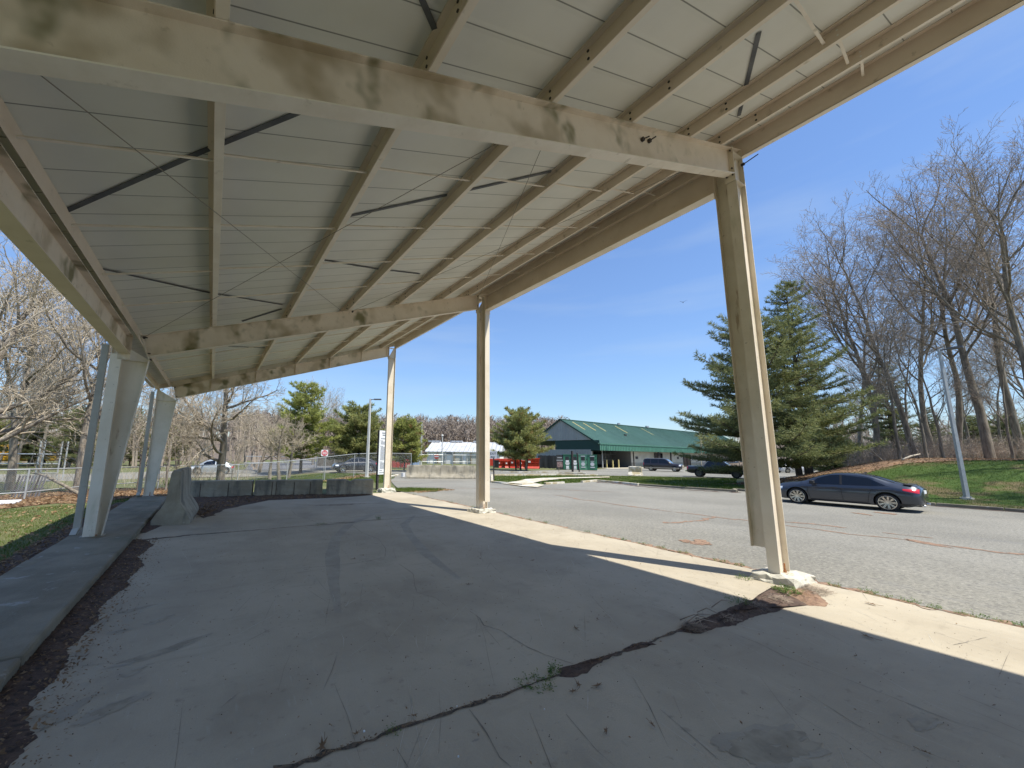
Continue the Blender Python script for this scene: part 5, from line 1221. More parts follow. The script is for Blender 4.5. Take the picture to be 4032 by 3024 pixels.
mb = MB(); mb.box((-1.98, 0, 1.055), (.22, 1.36, .022), Matrix.Rotation(-.12, 3, 'Y')); mb.build('boot_spoiler', 'black_plastic', t)
mb = MB(); mb.box((-2.325, 0, .78), (.02, .5, .12)); mb.build('number_plate', 'white_plate', t)
mb = MB(); mb.add([(-.62, -.03, 1.44), (-.62, .03, 1.44), (-.80, 0, 1.42), (-.78, 0, 1.49)], [(0, 1, 3), (1, 2, 3), (0, 3, 2)]); mb.build('roof_antenna', 'car_grey', t)
seam(c, [(-1.50, .965), (-1.0, .955), (1.0, .905)], t, name='window_trim', wd=.016)
for sg in (1, -1): mb = MB(); mb.bar((-.10, sg * (c.side(-.10, .96, .004)), .955), (-.10, sg * (c.side(-.10, 1.34, .004)), 1.345), .008, .07, up=Vector((1, 0, 0))); mb.build('door_pillar', 'black_plastic', t)
side_patch(c, -2.3, -1.72, .24, .33, 'black_plastic', t, 'bumper_insert', off=.008); side_patch(c, -.9, .95, .19, .25, 'car_grey', t, 'side_skirt', off=.03)
for sg in (-1, 1): mb = MB(); mb.tube([(-2.36, sg * .55, .28), (-2.25, sg * .55, .28)], .042, 10); mb.build('tailpipe', 'chrome', t)
place_car(t, (15.93, 4.78), (16.05, 1.97), 1, 1.81, -.235)

# dark suv with tan cladding
t = thing('suv', 'plum-black full-size suv with tan lower cladding outside the green-roofed building', 'car')
c = Car(-2.85, 2.62, 2.0, [(-2.85, 1.2), (-2.8, 1.7), (-2.68, 1.88), (-2.3, 1.95), (0, 1.97), (.35, 1.93), (.6, 1.82), (1.22, 1.28), (1.6, 1.22), (2.3, 1.16), (2.55, 1.08), (2.62, .8)],
        [(-2.85, 1.15), (0, 1.18), (1.2, 1.16), (2.62, .8)], 3.33, .40, zb=.32, tumble=.22, nose=.35, tail=.3, round_=.2)
c.body('car_plum', t)
for bt, tp in (([(-2.55, 1.24), (-1.75, 1.24)], [(-2.5, 1.8), (-1.75, 1.84)]), ([(-1.62, 1.24), (-.62, 1.24)], [(-1.62, 1.84), (-.62, 1.86)]), ([(-.52, 1.24), (.95, 1.2)], [(-.52, 1.86), (.42, 1.82)])): c.win(bt, tp, 'glass', t)
c.shield(.62, 1.2, 'glass_pale', t, 'windscreen', .06)
for x in (c.wb / 2, -c.wb / 2):
    for sg in (1, -1): wheel(t, x, sg * 1.0, .40, .26, 'five', .66)
side_patch(c, -2.78, 2.5, .34, .62, 'trim_tan', t, 'lower_cladding', off=.012, n=20)
side_patch(c, 2.28, 2.55, .86, 1.06, 'lens_clear', t, 'headlight'); side_patch(c, -2.82, -2.66, .95, 1.3, 'lens_red', t, 'tail_light')
mb = MB(); mb.box((2.62, 0, .88), (.05, 1.05, .28)); mb.box((2.63, 0, .55), (.12, 1.7, .22)); mb.sep('grille', 'trim_tan', t)
for xs_d in ([(.9, 1.2), (.95, .36)], [(-.57, 1.2), (-.57, .36)], [(-1.68, 1.2), (-1.6, .5)]): seam(c, xs_d, t)
for sg in (1, -1): b = rough_block((.95, sg * 1.1, 1.3), (.14, .24, .2), 0, .004, 2, 4, .9); b.build('mirror', 'black_plastic', t, smooth=True)
mb = MB(); [mb.tube([(-2.3, s_ * .68, 2.0), (-.2, s_ * .7, 2.02)], .02, 6) for s_ in (1, -1)]; mb.sep('roof_rail', 'trim_tan', t)
place_car(t, G(2651, 1858, -.25), G(2570, 1855, -.25), -1, 2.0, -.235, .90)

# black pickup
t = thing('pickup_truck', 'black crew-cab pickup with roof rack parked behind the thin pale young tree', 'pickup truck')
c = Car(-2.75, 2.6, 1.9, [(-2.75, 1.02), (-2.7, 1.14), (-1.1, 1.16), (-1.02, 1.4), (-.78, 1.68), (-.5, 1.78), (.3, 1.79), (.62, 1.68), (1.25, 1.22), (1.5, 1.17), (2.3, 1.10), (2.5, .98), (2.6, .7)],
        [(-2.75, 1.0), (-1.2, 1.1), (0, 1.13), (1.2, 1.1), (2.6, .72)], 3.24, .395, zb=.38, tumble=.3, nose=.45, tail=.25, round_=.22)
c.body('car_black', t)
c.win([(-.98, 1.18), (-.06, 1.16)], [(-.74, 1.60), (-.06, 1.68)], 'glass', t); c.win([(.03, 1.16), (1.0, 1.13)], [(.03, 1.68), (.5, 1.6)], 'glass', t)
c.shield(.64, 1.2, 'glass_pale', t, 'windscreen', .06); c.shield(-1.0, -.8, 'glass', t, 'rear_window', .1)
for x in (c.wb / 2, -c.wb / 2):
    for sg in (1, -1): wheel(t, x, sg * .95, .395, .26, 'six', .60, 'rim_dark')
side_patch(c, 2.2, 2.5, .84, .98, 'lens_clear', t, 'headlight'); side_patch(c, -2.72, -2.58, .82, 1.08, 'lens_red', t, 'tail_light')
mb = MB(); mb.box((2.6, 0, .82), (.06, .9, .26)); mb.build('grille', 'rim', t)
mb = MB(); mb.box((-2.8, 0, .62), (.14, 1.7, .16)); mb.build('rear_bumper', 'chrome', t)
mb = MB(); [mb.tube([(-.6, s_ * .55, 1.85), (.45, s_ * .55, 1.85)], .022, 6) for s_ in (1, -1)]; [mb.bar((x, -.6, 1.84), (x, .6, 1.84), .05, .02) for x in (-.5, .3)]; mb.build('roof_rack', 'rim', t)
for xs_d in ([(1.02, 1.14), (1.0, .42)], [(-.02, 1.14), (-.02, .42)], [(-1.0, 1.14), (-.95, .5)], [(-1.08, 1.1), (-1.08, .42)]): seam(c, xs_d, t)
for sg in (1, -1): b = rough_block((.98, sg * 1.06, 1.24), (.14, .24, .18), 0, .004, 2, 5, .9); b.build('mirror', 'black_plastic', t, smooth=True)
place_car(t, (37.2, 16.3), (36.2, 19.3), -1, 1.9, -.235, .97)

# silver rounded hatchback
t = thing('hatchback', 'silver dome-roofed small car on the road behind the wide-spreading bare tree', 'car')
c = Car(-2.05, 2.05, 1.72, [(-2.05, .62), (-1.95, .84), (-1.7, 1.02), (-1.3, 1.22), (-.8, 1.42), (-.3, 1.50), (.15, 1.48), (.6, 1.35), (1.0, 1.10), (1.25, .97), (1.6, .88), (1.88, .74), (2.05, .5)],
        [(-2.05, .6), (-1.2, .90), (0, .92), (1.1, .9), (2.05, .5)], 2.51, .32, zb=.2, tumble=.36, nose=.6, tail=.6, round_=.34)
c.body('car_silver', t)
c.win([(-1.15, .98), (-.35, .96)], [(-.95, 1.24), (-.35, 1.40)], 'glass', t); c.win([(-.25, .96), (.95, .95)], [(-.25, 1.41), (.50, 1.28)], 'glass', t)
c.shield(.62, 1.05, 'glass', t, 'windscreen', .05); c.shield(-1.5, -1.0, 'glass', t, 'rear_window', .1)
for x in (c.wb / 2, -c.wb / 2):
    for sg in (1, -1): wheel(t, x, sg * .86, .32, .2, 'cover', .74)
side_patch(c, -1.98, -1.75, .62, .8, 'lens_red', t, 'tail_light'); side_patch(c, 1.55, 1.85, .56, .74, 'lens_clear', t, 'headlight'); side_patch(c, -.85, .85, .24, .32, 'white_plate', t, 'side_skirt', off=.02)
seam(c, [(.95, .92), (.9, .3), (-.3, .3), (-.3, .92)], t)
for sg in (1, -1): b = rough_block((.78, sg * .93, 1.0), (.12, .18, .12), 0, .003, 2, 6, .9); b.build('mirror', 'car_silver', t, smooth=True)
place_car(t, G(774, 1869, -.65), G(887, 1868, -.65), 1, 1.72, -.63)

# dark crossover
t = thing('crossover_car', 'charcoal crossover on the road beside the leaning light pole and the chain-link fence', 'car')
c = Car(-2.4, 2.3, 1.85, [(-2.4, .7), (-2.32, 1.02), (-2.1, 1.15), (-1.5, 1.38), (-.9, 1.52), (-.3, 1.56), (.2, 1.53), (.6, 1.42), (1.15, 1.10), (1.35, 1.04), (1.9, .95), (2.15, .82), (2.3, .55)],
        [(-2.4, .7), (-1.4, 1.06), (0, 1.02), (1.2, .97), (2.3, .55)], 2.85, .36, zb=.22, tumble=.36, nose=.6, tail=.5, round_=.28)
c.body('car_dark', t)
c.win([(-1.75, 1.12), (-1.0, 1.1), (-.2, 1.07)], [(-1.6, 1.18), (-1.0, 1.38), (-.2, 1.46)], 'glass', t); c.win([(-.1, 1.07), (1.0, 1.02)], [(-.1, 1.46), (.6, 1.32)], 'glass', t)
c.shield(.62, 1.15, 'glass', t, 'windscreen', .06); c.shield(-2.0, -1.4, 'glass', t, 'rear_window', .1)
for x in (c.wb / 2, -c.wb / 2):
    for sg in (1, -1): wheel(t, x, sg * .925, .36, .24, 'five', .7)
side_patch(c, 1.85, 2.15, .66, .80, 'lens_clear', t, 'headlight'); side_patch(c, -2.33, -2.0, .82, .98, 'lens_red', t, 'tail_light')
seam(c, [(1.02, 1.0), (1.0, .32)], t); seam(c, [(-.15, 1.05), (-.15, .32)], t)
place_car(t, G(1348, 1861.6, -.27), G(1458, 1860.5, -.27), 1, 1.85, -.26)
# pale car far behind the pines
t = thing('distant_car', 'pale car glimpsed between the pine trunks beyond the sedan bonnet', 'car')
c = Car(-2.3, 2.3, 1.8, [(-2.3, .7), (-2.1, 1.0), (-1.5, 1.1), (-.9, 1.38), (0, 1.45), (.5, 1.3), (1.1, 1.0), (1.9, .88), (2.3, .6)], [(-2.3, .7), (0, .95), (2.3, .55)], 2.7, .32, round_=.25)
c.body('car_pale', t, 24); c.win([(-1.3, 1.0), (.9, .97)], [(-.9, 1.3), (.5, 1.26)], 'glass', t)
for x in (1.35, -1.35):
    for sg in (1, -1): wheel(t, x, sg * .9, .32, .2, 'five', .7)
p_ = at(3120, 1838, 56); t.location = (p_.x, p_.y, hz(p_.x, p_.y)); t.rotation_euler = (0, 0, -.6)

# ------------------------------------------------------------------ concrete barriers and blocks
def jersey(name, label, a, b, W, H, m, z=None, seed=0, jag=.01, cat='concrete barrier', roll=0):
    a, b = Vector((a[0], a[1], 0)), Vector((b[0], b[1], 0)); d = b - a; L = d.length; k = W / .61; v = H / .81; r = random.Random(seed)
    half = [(.305, 0), (.305, .075), (.12, .33), (.075, .78), (.055, .81)]; prof = [(x * k, y * v) for x, y in half] + [(-x * k, y * v) for x, y in reversed(half)]
    prof2 = []
    for i in range(len(prof)):
        p, q = prof[i], prof[(i + 1) % len(prof)]; n = 4 if i not in (4, 9) else 2
        for j in range(n): prof2.append((p[0] + (q[0] - p[0]) * j / n, p[1] + (q[1] - p[1]) * j / n))
    n = max(8, int(L / .18)); vs = []
    for i in range(n + 1):
        e = .02 if i in (0, n) else 0
        for x, y in prof2: vs.append((x * (1 - e * 1.5) + r.uniform(-jag, jag), L * i / n + r.uniform(-jag, jag), max(0, y * (1 - e)) + (r.uniform(-jag, jag) if y > .02 else 0)))
    K = len(prof2); mb = MB(); mb.add(vs, [(i * K + j, i * K + (j + 1) % K, (i + 1) * K + (j + 1) % K, (i + 1) * K + j) for i in range(n) for j in range(K)] + [tuple(range(K)), tuple(n * K + j for j in reversed(range(K)))])
    o = mb.build(name, m, fix=True); autosmooth(o, 30); o.location = (a.x, a.y, (hz(a.x, a.y) + .015) if z is None else z); o.rotation_euler = (0, roll, math.atan2(-d.x, d.y)); return tag(o, label, cat)
jersey('jersey_barrier', 'tall concrete barrier seen end-on beside the sill, nearest of the barriers', (-7.93, 9.0), (-7.80, 11.4), .80, 1.28, 'barrier_concrete', .0, 1)
jersey('jersey_barrier', 'long stained concrete barrier lying across the lot entrance behind the second column', G(1600, 1881), G(1872, 1884), .62, 1.07, 'barrier_concrete', None, 2)
jersey('jersey_barrier', 'short tilted pale barrier with an ochre top edge near the parked suv', G(2478, 1870), G(2528, 1872), 1.3, .95, 'pale_concrete', None, 3, .02, roll=.05)
def lblock(label, a, b, W, H, seed, grooves, notch=False):
    a, b = Vector((a[0], a[1], 0)), Vector((b[0], b[1], 0)); d = b - a; L = d.length
    t = rough_block((L / 2, 0, H / 2), (L, W, H), 0, .006, 9, seed); bm_v = t.v
    if notch: t.v = [(x, y, z - (.10 * max(0, 1 - abs(x - L * .52) / .16) if z > H * .8 else 0)) for x, y, z in bm_v]
    t.cm = 1
    for g in grooves: t.bb((L * g - .018, -W / 2 - .012, .02), (L * g + .018, -W / 2 + .03, H - .06))
    o = t.build('concrete_block', ['barrier_concrete', 'crack']); bevel(o, .025, 2); o.location = (a.x, a.y, 0); o.rotation_euler = (0, 0, math.atan2(d.y, d.x))
    return tag(o, label, 'concrete block', 'blocks closing the far end of the floor')
lblock('long low block with two grooves, left of the row, partly behind the tall barrier', (-8.4, 15.52), (-5.70, 15.02), .5, .62, 1, (.36, .70))
lblock('long low block with four grooves in the middle of the row', (-5.64, 15.0), (-3.1, 14.62), .5, .62, 2, (.25, .31, .57, .81))
lblock('shorter plain block with notched top at the right end, its end in the sun', (-3.0, 14.28), (-1.14, 13.86), .5, .64, 3, (), True)

# ------------------------------------------------------------------ light poles, signs, posts
def light_pole(label, base, top_z, r0, arm, fixture, m='pole_paint', square=True, group='parking lot light poles'):
    t = thing('light_pole', label, 'light pole', base, 0, group); h = top_z - base[2]; n = 4 if square else 10
    mb = MB(); mb.tube([(0, 0, 0), (0, 0, h)], [r0, r0 * .62], n); mb.build('pole', m, t)
    b = MB(); b.tube([(0, 0, -.1), (0, 0, .05)], r0 * 2.1, 14); b.build('base', 'footing_concrete', t)
    for q in range(4): 
        a = PI / 4 + q * PI / 2; x = MB(); x.tube([(math.cos(a) * r0 * 1.6, math.sin(a) * r0 * 1.6, .05), (math.cos(a) * r0 * 1.6, math.sin(a) * r0 * 1.6, .12)], .02, 6); x.build('anchor_bolt', 'galvanised', t)
    a = MB(); v = Vector(arm); L = v.length; v.normalize(); a.bar(Vector((0, 0, h - .06)), Vector((0, 0, h - .06)) + v * L * .4, .06, .06); a.build('arm', 'lamp_dark', t)
    f = MB(); f.bar(Vector((0, 0, h - .05)) + v * L * .35, Vector((0, 0, h - .05)) + v * L, fixture, .09); f.build('lamp_head', 'lamp_dark', t); return t
p_ = at(3810, 1974, 18.6); light_pole('light pole on the grass right of the sedan, nearest of the poles', (p_.x, p_.y, hz(p_.x, p_.y) + .02), 7.35, .105, (.0, -.75, 0), .34, 'galv_pale')
p_ = at(1444, 1876, 33); light_pole('slim light pole with its arm to the right, behind the concrete blocks', (p_.x, p_.y, hz(p_.x, p_.y)), 6.4, .15, CR * .95, .3)
p_ = at(1657, 1838, 58); light_pole('light pole with its arm to the left, before the white-roofed building', (p_.x, p_.y, hz(p_.x, p_.y)), 6.6, .15, CR * -.95, .3)
p_ = at(1740, 1830, 66); t = thing('flag_pole', 'short white pole in front of the white-roofed building, without an arm', 'pole', (p_.x, p_.y, hz(p_.x, p_.y)))
mb = MB(); mb.tube([(0, 0, 0), (0, 0, 5.0)], [.12, .08], 8); mb.build('pole', 'pole_paint', t); mb = MB(); mb.tube([(0, 0, 5.0), (0, 0, 5.3)], [.2, .12], 8); mb.build('cap', 'pole_paint', t)
def text(body, parent, name, size, loc, rot, m, ext=.004):
    cu = bpy.data.curves.new(name, 'FONT'); cu.body = body; cu.size = size; cu.align_x = 'CENTER'; cu.align_y = 'CENTER'; cu.extrude = ext; cu.space_character = 1.0
    o = bpy.data.objects.new(name, cu); COL.objects.link(o); o.data.materials.append(MATS[m]); bpy.context.view_layer.update()
    me = bpy.data.meshes.new_from_object(o.evaluated_get(bpy.context.evaluated_depsgraph_get())); bpy.data.objects.remove(o)
    o = bpy.data.objects.new(name, me); COL.objects.link(o); o.parent = parent; o.location = loc; o.rotation_euler = rot; return o
def rounded(w, h, r, n=5):
    out = []
    for cx, cy, a0 in ((w / 2 - r, h / 2 - r, 0), (-w / 2 + r, h / 2 - r, 90), (-w / 2 + r, -h / 2 + r, 180), (w / 2 - r, -h / 2 + r, 270)):
        for i in range(n + 1): a = math.radians(a0 + 90 * i / n); out.append((cx + r * math.cos(a), cy + r * math.sin(a)))
    return out
def plate(mb, poly, y0, y1, zc, m=None, xc=0):
    n = len(poly); vs = [(x + xc, y0, z + zc) for x, z in poly] + [(x + xc, y1, z + zc) for x, z in poly]
    mb.add(vs, [tuple(range(n)), tuple(range(2 * n - 1, n - 1, -1))] + [(i, n + i, n + (i + 1) % n, (i + 1) % n) for i in range(n)], m)
def facing(p): d = Vector((CAM.x - p.x, CAM.y - p.y, 0)); return math.atan2(d.y, d.x) + PI / 2      # local -Y looks at the road user
p_ = at(1272, 1882, 31); p_.z = hz(p_.x, p_.y); t = thing('road_sign', 'square white sign with a red disc reading do not enter on a thin post', 'sign', p_, facing(p_))
mb = MB(); mb.bar((0, .03, 0), (0, .03, 2.2), .05, .03); mb.build('post', 'galvanised', t)
mb = MB(); plate(mb, rounded(.52, .5, .05), 0, .006, 2.12); b_ = mb.build('panel', 'sign_white', t)
mb = MB(); mb.disc((0, -.001, 2.12), (0, -1, 0), .225, .004, 28); mb.build('disc', 'sign_red', b_)
mb = MB(); mb.bb((-.17, -.009, 2.085), (.17, -.006, 2.155)); mb.build('bar', 'sign_white', b_)
text('DO NOT', b_, 'lettering', .095, (0, -.007, 2.235), (PI / 2, 0, 0), 'sign_white', .002); text('ENTER', b_, 'lettering', .095, (0, -.007, 2.01), (PI / 2, 0, 0), 'sign_white', .002)
p_ = at(1944, 1884, 31); p_.z = hz(p_.x, p_.y); t = thing('exit_sign', 'grey exit sign on a dark post half hidden behind the second column', 'sign', p_, facing(p_) - .12)
mb = MB(); mb.bar((.0, .05, 0), (.0, .05, 1.75), .12, .09); mb.build('post', 'post_dark', t)
mb = MB(); plate(mb, rounded(.62, .60, .03), 0, .01, 1.98, xc=-.05); b_ = mb.build('panel', 'sign_grey', t)
text('EXIT', b_, 'lettering', .24, (-.04, -.003, 2.08), (PI / 2, 0, 0), 'ink', .002)
mb = MB(); mb.bb((-.18, -.008, 1.80), (.10, -.002, 1.85)); mb.add([(-.27, -.006, 1.825), (-.16, -.006, 1.89), (-.16, -.006, 1.76)], [(0, 2, 1)]); mb.build('arrow', 'ink', b_)
# tall notice board
p_ = at(1504, 1925, 20.6); p_.z = hz(p_.x, p_.y); t = thing('notice_board', 'tall white notice board of small print on dark posts beside the end column', 'sign', p_, 0)
rzb = math.atan2(CR.y, CR.x) + 1.08
t.rotation_euler = (0, 0, rzb)
mb = MB(); plate(mb, [(-.42, -1.15), (.42, -1.15), (.42, 1.15), (-.42, 1.15)], -.03, .0, 1.90); b_ = mb.build('panel', 'sign_white', t)
for xx in (-.36, .36): mb = MB(); mb.bb((xx - .06, .002, -.1), (xx + .06, .10, 3.05)); mb.build('post', 'post_dark' if xx < 0 else 'post_wood', t)
mb = MB(); r_ = random.Random(4); z = 2.92
mb.bb((-.22, -.036, z - .03), (.22, -.032, z + .03)); mb.bb((-.18, -.036, z - .14), (.18, -.032, z - .08)); z -= .27
while z > .92:
    if r_.random() < .14: z -= .06; mb.bb((-.34, -.036, z - .012), (-.1, -.032, z + .012)); z -= .05; continue
    x1 = -.3 + r_.uniform(.3, .6); mb.bb((-.3, -.036, z - .009), (x1, -.032, z + .009)); z -= .042
mb.bb((-.34, -.036, .83), (.32, -.032, .86)); mb.build('printing', 'ink_pale', b_)
for px, w_, h_, lb, m_ in ((2255, .16, 1.75, 'thick dark timber post in front of the green bins', 'post_dark'), (2281, .1, 1.5, 'thin leaning post in front of the green bins', 'post_dark'), (2072, .16, 2.0, 'grey timber post in front of the red implements with a small white tag', 'post_wood'), (2201, .05, .5, 'short stake on the grass left of the bins', 'post_wood')):
    p_ = at(px, 1858, 49 if px > 2100 else 50); p_.z = hz(p_.x, p_.y); mb = MB(); mb.bar((0, 0, 0), ((-.28 if px == 2281 else 0), 0, h_ + (.85 if px != 2201 else 0)), w_ * 1.3, w_); o = mb.build('post', m_); o.location = p_; tag(o, lb, 'post')
# bucket by the barrier
p_ = G(1587, 1878, -.2); mb = MB(); mb.tube([(0, 0, 0), (0, 0, .34)], [.13, .155], 18); o = mb.build('bucket', 'bucket_white', smooth=False); autosmooth(o); o.location = p_; tag(o, 'white bucket standing at the left end of the long stained barrier', 'bucket')

# ------------------------------------------------------------------ chain-link fence and gates
fp = [at(-260, 1855, 12.5), at(116, 1848, 14.5), at(334, 1843, 17), at(631, 1837, 20.5), at(940, 1829, 24), at(1134, 1816, 27), at(1283, 1800, 30.5), at(1397, 1787, 33.5), at(1500, 1784, 36), at(1620, 1786, 40)]
fence = thing('chain_link_fence', 'chain-link fence with a pale top rail running behind the low side of the shelter', 'fence', (fp[0].x, fp[0].y, 0))
O_ = Vector((fp[0].x, fp[0].y, 0))
mb = MB(); mb.tube([p - O_ for p in fp], .024, 8); mb.build('top_rail', 'galv_pale', fence)
mb = MB(); mb.tube([Vector((p.x, p.y, .16)) - O_ for p in fp[:4]], .02, 8); mb.build('bottom_rail', 'galv_pale', fence)
for i, p in enumerate(fp[1:], 1): mb = MB(); mb.tube([Vector((p.x, p.y, hz(p.x, p.y) - .1)) - O_, p - O_ + Vector((0, 0, .04))], .03, 8); mb.build('post', 'galv_pale', fence)
def mesh_panel(pts, parent, zb=None):
    me = bpy.data.meshes.new('mesh'); vs = []; fs = []; uv = []; s_ = 0
    for i, p in enumerate(pts):
        if i: s_ += (Vector((p.x, p.y, 0)) - Vector((pts[i - 1].x, pts[i - 1].y, 0))).length
        b = hz(p.x, p.y) + .03 if zb is None else zb; vs += [(p.x - O_.x, p.y - O_.y, b), (p.x - O_.x, p.y - O_.y, p.z)]; uv += [(s_, b), (s_, p.z)]
    fs = [(2 * i, 2 * i + 2, 2 * i + 3, 2 * i + 1) for i in range(len(pts) - 1)]; me.from_pydata(vs, [], fs); l = me.uv_layers.new(name='UVMap')
    for lp in me.loops: l.data[lp.index].uv = uv[lp.vertex_index]
    me.materials.append(MATS['chain_link']); o = bpy.data.objects.new('wire_mesh', me); COL.objects.link(o); o.parent = parent
mesh_panel(fp, fence)
def gate(label, posts, rails, zt_, group=None):
    o0 = Vector((posts[0].x, posts[0].y, 0)); t = thing('pipe_gate', label, 'gate', o0, 0, group)
    for p in posts:
        mb = MB(); mb.tube([Vector((p.x, p.y, hz(p.x, p.y))) - o0, Vector((p.x, p.y, zt_)) - o0], .05, 8); mb.build('post', 'galv_pale', t)
    for a, b in rails: mb = MB(); mb.tube([a - o0, b - o0], .045, 8); mb.build('rail', 'galv_pale', t)
gate('double pipe gate across the side road behind the road sign', [at(1238, 1823, 50), at(1247, 1823, 50)], [(at(970, 1797, 50), at(1238, 1798, 50)), (at(960, 1822, 50), at(1238, 1823, 50))], 2.4)
gate('pipe gate with tall twin posts at the far left beyond the road', [at(140, 1867, 26), at(157, 1867, 26), at(226, 1864, 30), at(249, 1864, 30)],
     [(at(-60, 1787, 26), at(140, 1788, 26)), (at(150, 1788, 26), at(232, 1789, 30)), (at(-60, 1825, 26), at(140, 1826, 26)), (at(150, 1826, 26), at(226, 1826, 30)), (at(150, 1863, 26), at(226, 1863, 30))], 2.3)
# far fence line along the dark hedge
p0, p1 = at(1250, 1800, 56), at(1560, 1790, 62); o0 = Vector((p0.x, p0.y, 0)); t = thing('dark_fence', 'dark wind-screened fence behind the crossover', 'fence', o0)
mb = MB(); a, b = Vector((p0.x, p0.y, hz(p0.x, p0.y))) - o0, Vector((p1.x, p1.y, hz(p1.x, p1.y))) - o0; mb.bar(a + Vector((0, 0, .9)), b + Vector((0, 0, .9)), .03, 1.7); mb.build('screen', 'fence_slat', t)
for f in (0, .2, .4, .6, .8, 1): q = a.lerp(b, f); mb = MB(); mb.tube([q, q + Vector((0, 0, 1.9))], .035, 6); mb.build('post', 'galvanised', t)
# slatted stack by the fence at the left
c0 = at(98, 1950, 15.2); c0.z = hz(c0.x, c0.y); t = thing('slatted_stack', 'dark stack of upright slats leaning by the fence in the leaf litter', 'slatted panel', c0, facing(c0))
for k in range(9):
    mb = MB(); x = -.36 + k * .09; mb.bar((x, 0, 0), (x + .14, .12, .85), .055, .03, up=Vector((0, 1, 0))); mb.build('slat', 'lamp_dark' if k % 3 else 'post_dark', t)
mb = MB(); mb.bar((-.4, .02, .3), (.5, .1, .34), .03, .05); mb.build('rail', 'lamp_dark', t)
c0 = at(0, 2008, 12.8); t = thing('white_board', 'white board lying on the grass at the left edge', 'board', (c0.x, c0.y, hz(c0.x, c0.y)))
mb = MB(); mb.box((0, 0, .07), (.8, .5, .03), Matrix.Rotation(.12, 3, 'X')); mb.build('panel', 'bucket_white', t); mb = MB(); mb.box((0, 0, .03), (.8, .08, .05)); mb.build('batten', 'bucket_white', t)
c0 = at(40, 1770, 52); t = thing('school_bus', 'yellow bus mostly hidden by branches at the far left edge', 'bus', (c0.x, c0.y, hz(c0.x, c0.y)), .3)
mb = MB(); b_ = rough_block((0, 0, 1.75), (9, 2.4, 2.2), 0, .002, 3, 1); o = b_.build('body', 'yellow_paint', t); bevel(o, .25, 3)
for k in range(8): mb = MB(); mb.bb((-4 + k * 1.0, -1.23, 1.9), (-3.2 + k * 1.0, -1.19, 2.5)); mb.build('window', 'glass', t)
mb = MB(); mb.bb((-4.5, -1.22, 1.35), (4.5, -1.19, 1.45)); mb.build('stripe', 'black_plastic', t)
for x in (-3, 3): wheel(t, x, -1.2, .48, .28, 'five', .55)

# ------------------------------------------------------------------ buildings
bl = thing('market_hall', 'long building with green ribbed metal roof, pale walls and open bay at its left', 'building', (47.0, 39.9, -.25), math.atan2(.0876, .9962))
EZ, FZ, RZ = 4.05, 2.92, 8.47; LN = 72; NW = 1.4; NR = 7.6       # gutter, fascia bottom, ridge heights above its ground
def add_box(a, b, name, m, par=bl): mb = MB(); mb.bb(a, b); return mb.build(name, m, par)
rz_ = lambda y: EZ + (RZ - EZ) * (y / NR)
mb = MB()
mb.add([(-.35, 0, EZ), (LN, 0, EZ), (LN, NR, RZ), (-.35, NR, RZ), (-.35, 0, EZ - .1), (LN, 0, EZ - .1), (LN, NR, RZ - .1), (-.35, NR, RZ - .1)], [(0, 1, 2, 3), (7, 6, 5, 4), (0, 3, 7, 4), (0, 4, 5, 1), (1, 5, 6, 2)])
mb.add([(-.35, NR, RZ), (LN, NR, RZ), (LN, 2 * NR, EZ), (-.35, 2 * NR, EZ), (-.35, NR, RZ - .1), (LN, NR, RZ - .1), (LN, 2 * NR, EZ - .1), (-.35, 2 * NR, EZ - .1)], [(0, 1, 2, 3), (7, 6, 5, 4), (0, 3, 7, 4)])
for k in range(int(LN / .62)): x = -.3 + k * .62; mb.bar((x, .02, EZ + .03), (x, NR, RZ + .03), .07, .07)
rf = mb.build('roof', 'green_roof', bl)
mb = MB(); mb.bar((-.36, 0, EZ + .0), (-.36, NR, RZ + .0), .06, .22); mb.bar((-.36, NR, RZ), (-.36, 2 * NR, EZ), .06, .22); mb.sep('rake_trim', 'dark_green', bl)
mb = MB(); mb.bar((-.3, NR, RZ + .06), (LN, NR, RZ + .06), .4, .05); mb.build('ridge_cap', 'green_fascia', rf)
mb = MB(); mb.bb((0, -.05, FZ), (LN, .0, EZ - .12)); [mb.bb((k * .5, -.10, FZ), (k * .5 + .12, -.05, EZ - .14)) for k in range(int(LN / .5))]; mb.build('fascia', 'green_fascia', bl); add_box((0, -.16, EZ - .14), (LN, -.04, EZ + .02), 'gutter', 'green_fascia')
add_box((.0, 0, FZ), (LN, NW, FZ + .03), 'soffit', 'dark_green')
mb = MB(); mb.add([(0, .02, FZ), (0, NW + .2, FZ), (0, NW + .2, rz_(NW)), (0, .02, EZ)], [(0, 3, 2, 1)]); mb.bb((-.02, .0, FZ), (0, 9.0, EZ + .55)); mb.build('canopy_end', 'dark_green', bl)
# gable siding: upper panel, dark band, lower panel
mb = MB(); g0 = EZ + .62; mb.add([(-.10, 1.1, g0), (-.10, 2 * NR - 1.1, g0), (-.10, NR, RZ - .14), (-.03, 1.1, g0), (-.03, 2 * NR - 1.1, g0), (-.03, NR, RZ - .14)], [(0, 2, 1), (3, 4, 5), (0, 1, 4, 3)]); mb.build('gable_wall', 'grey_siding', bl)
add_box((-.08, 1.62, 0), (-.02, 2 * NR, FZ + .15), 'end_wall', 'grey_siding')
add_box((-.12, 1.45, 0), (.2, 1.62, FZ - .15), 'corner_post', 'white_siding')
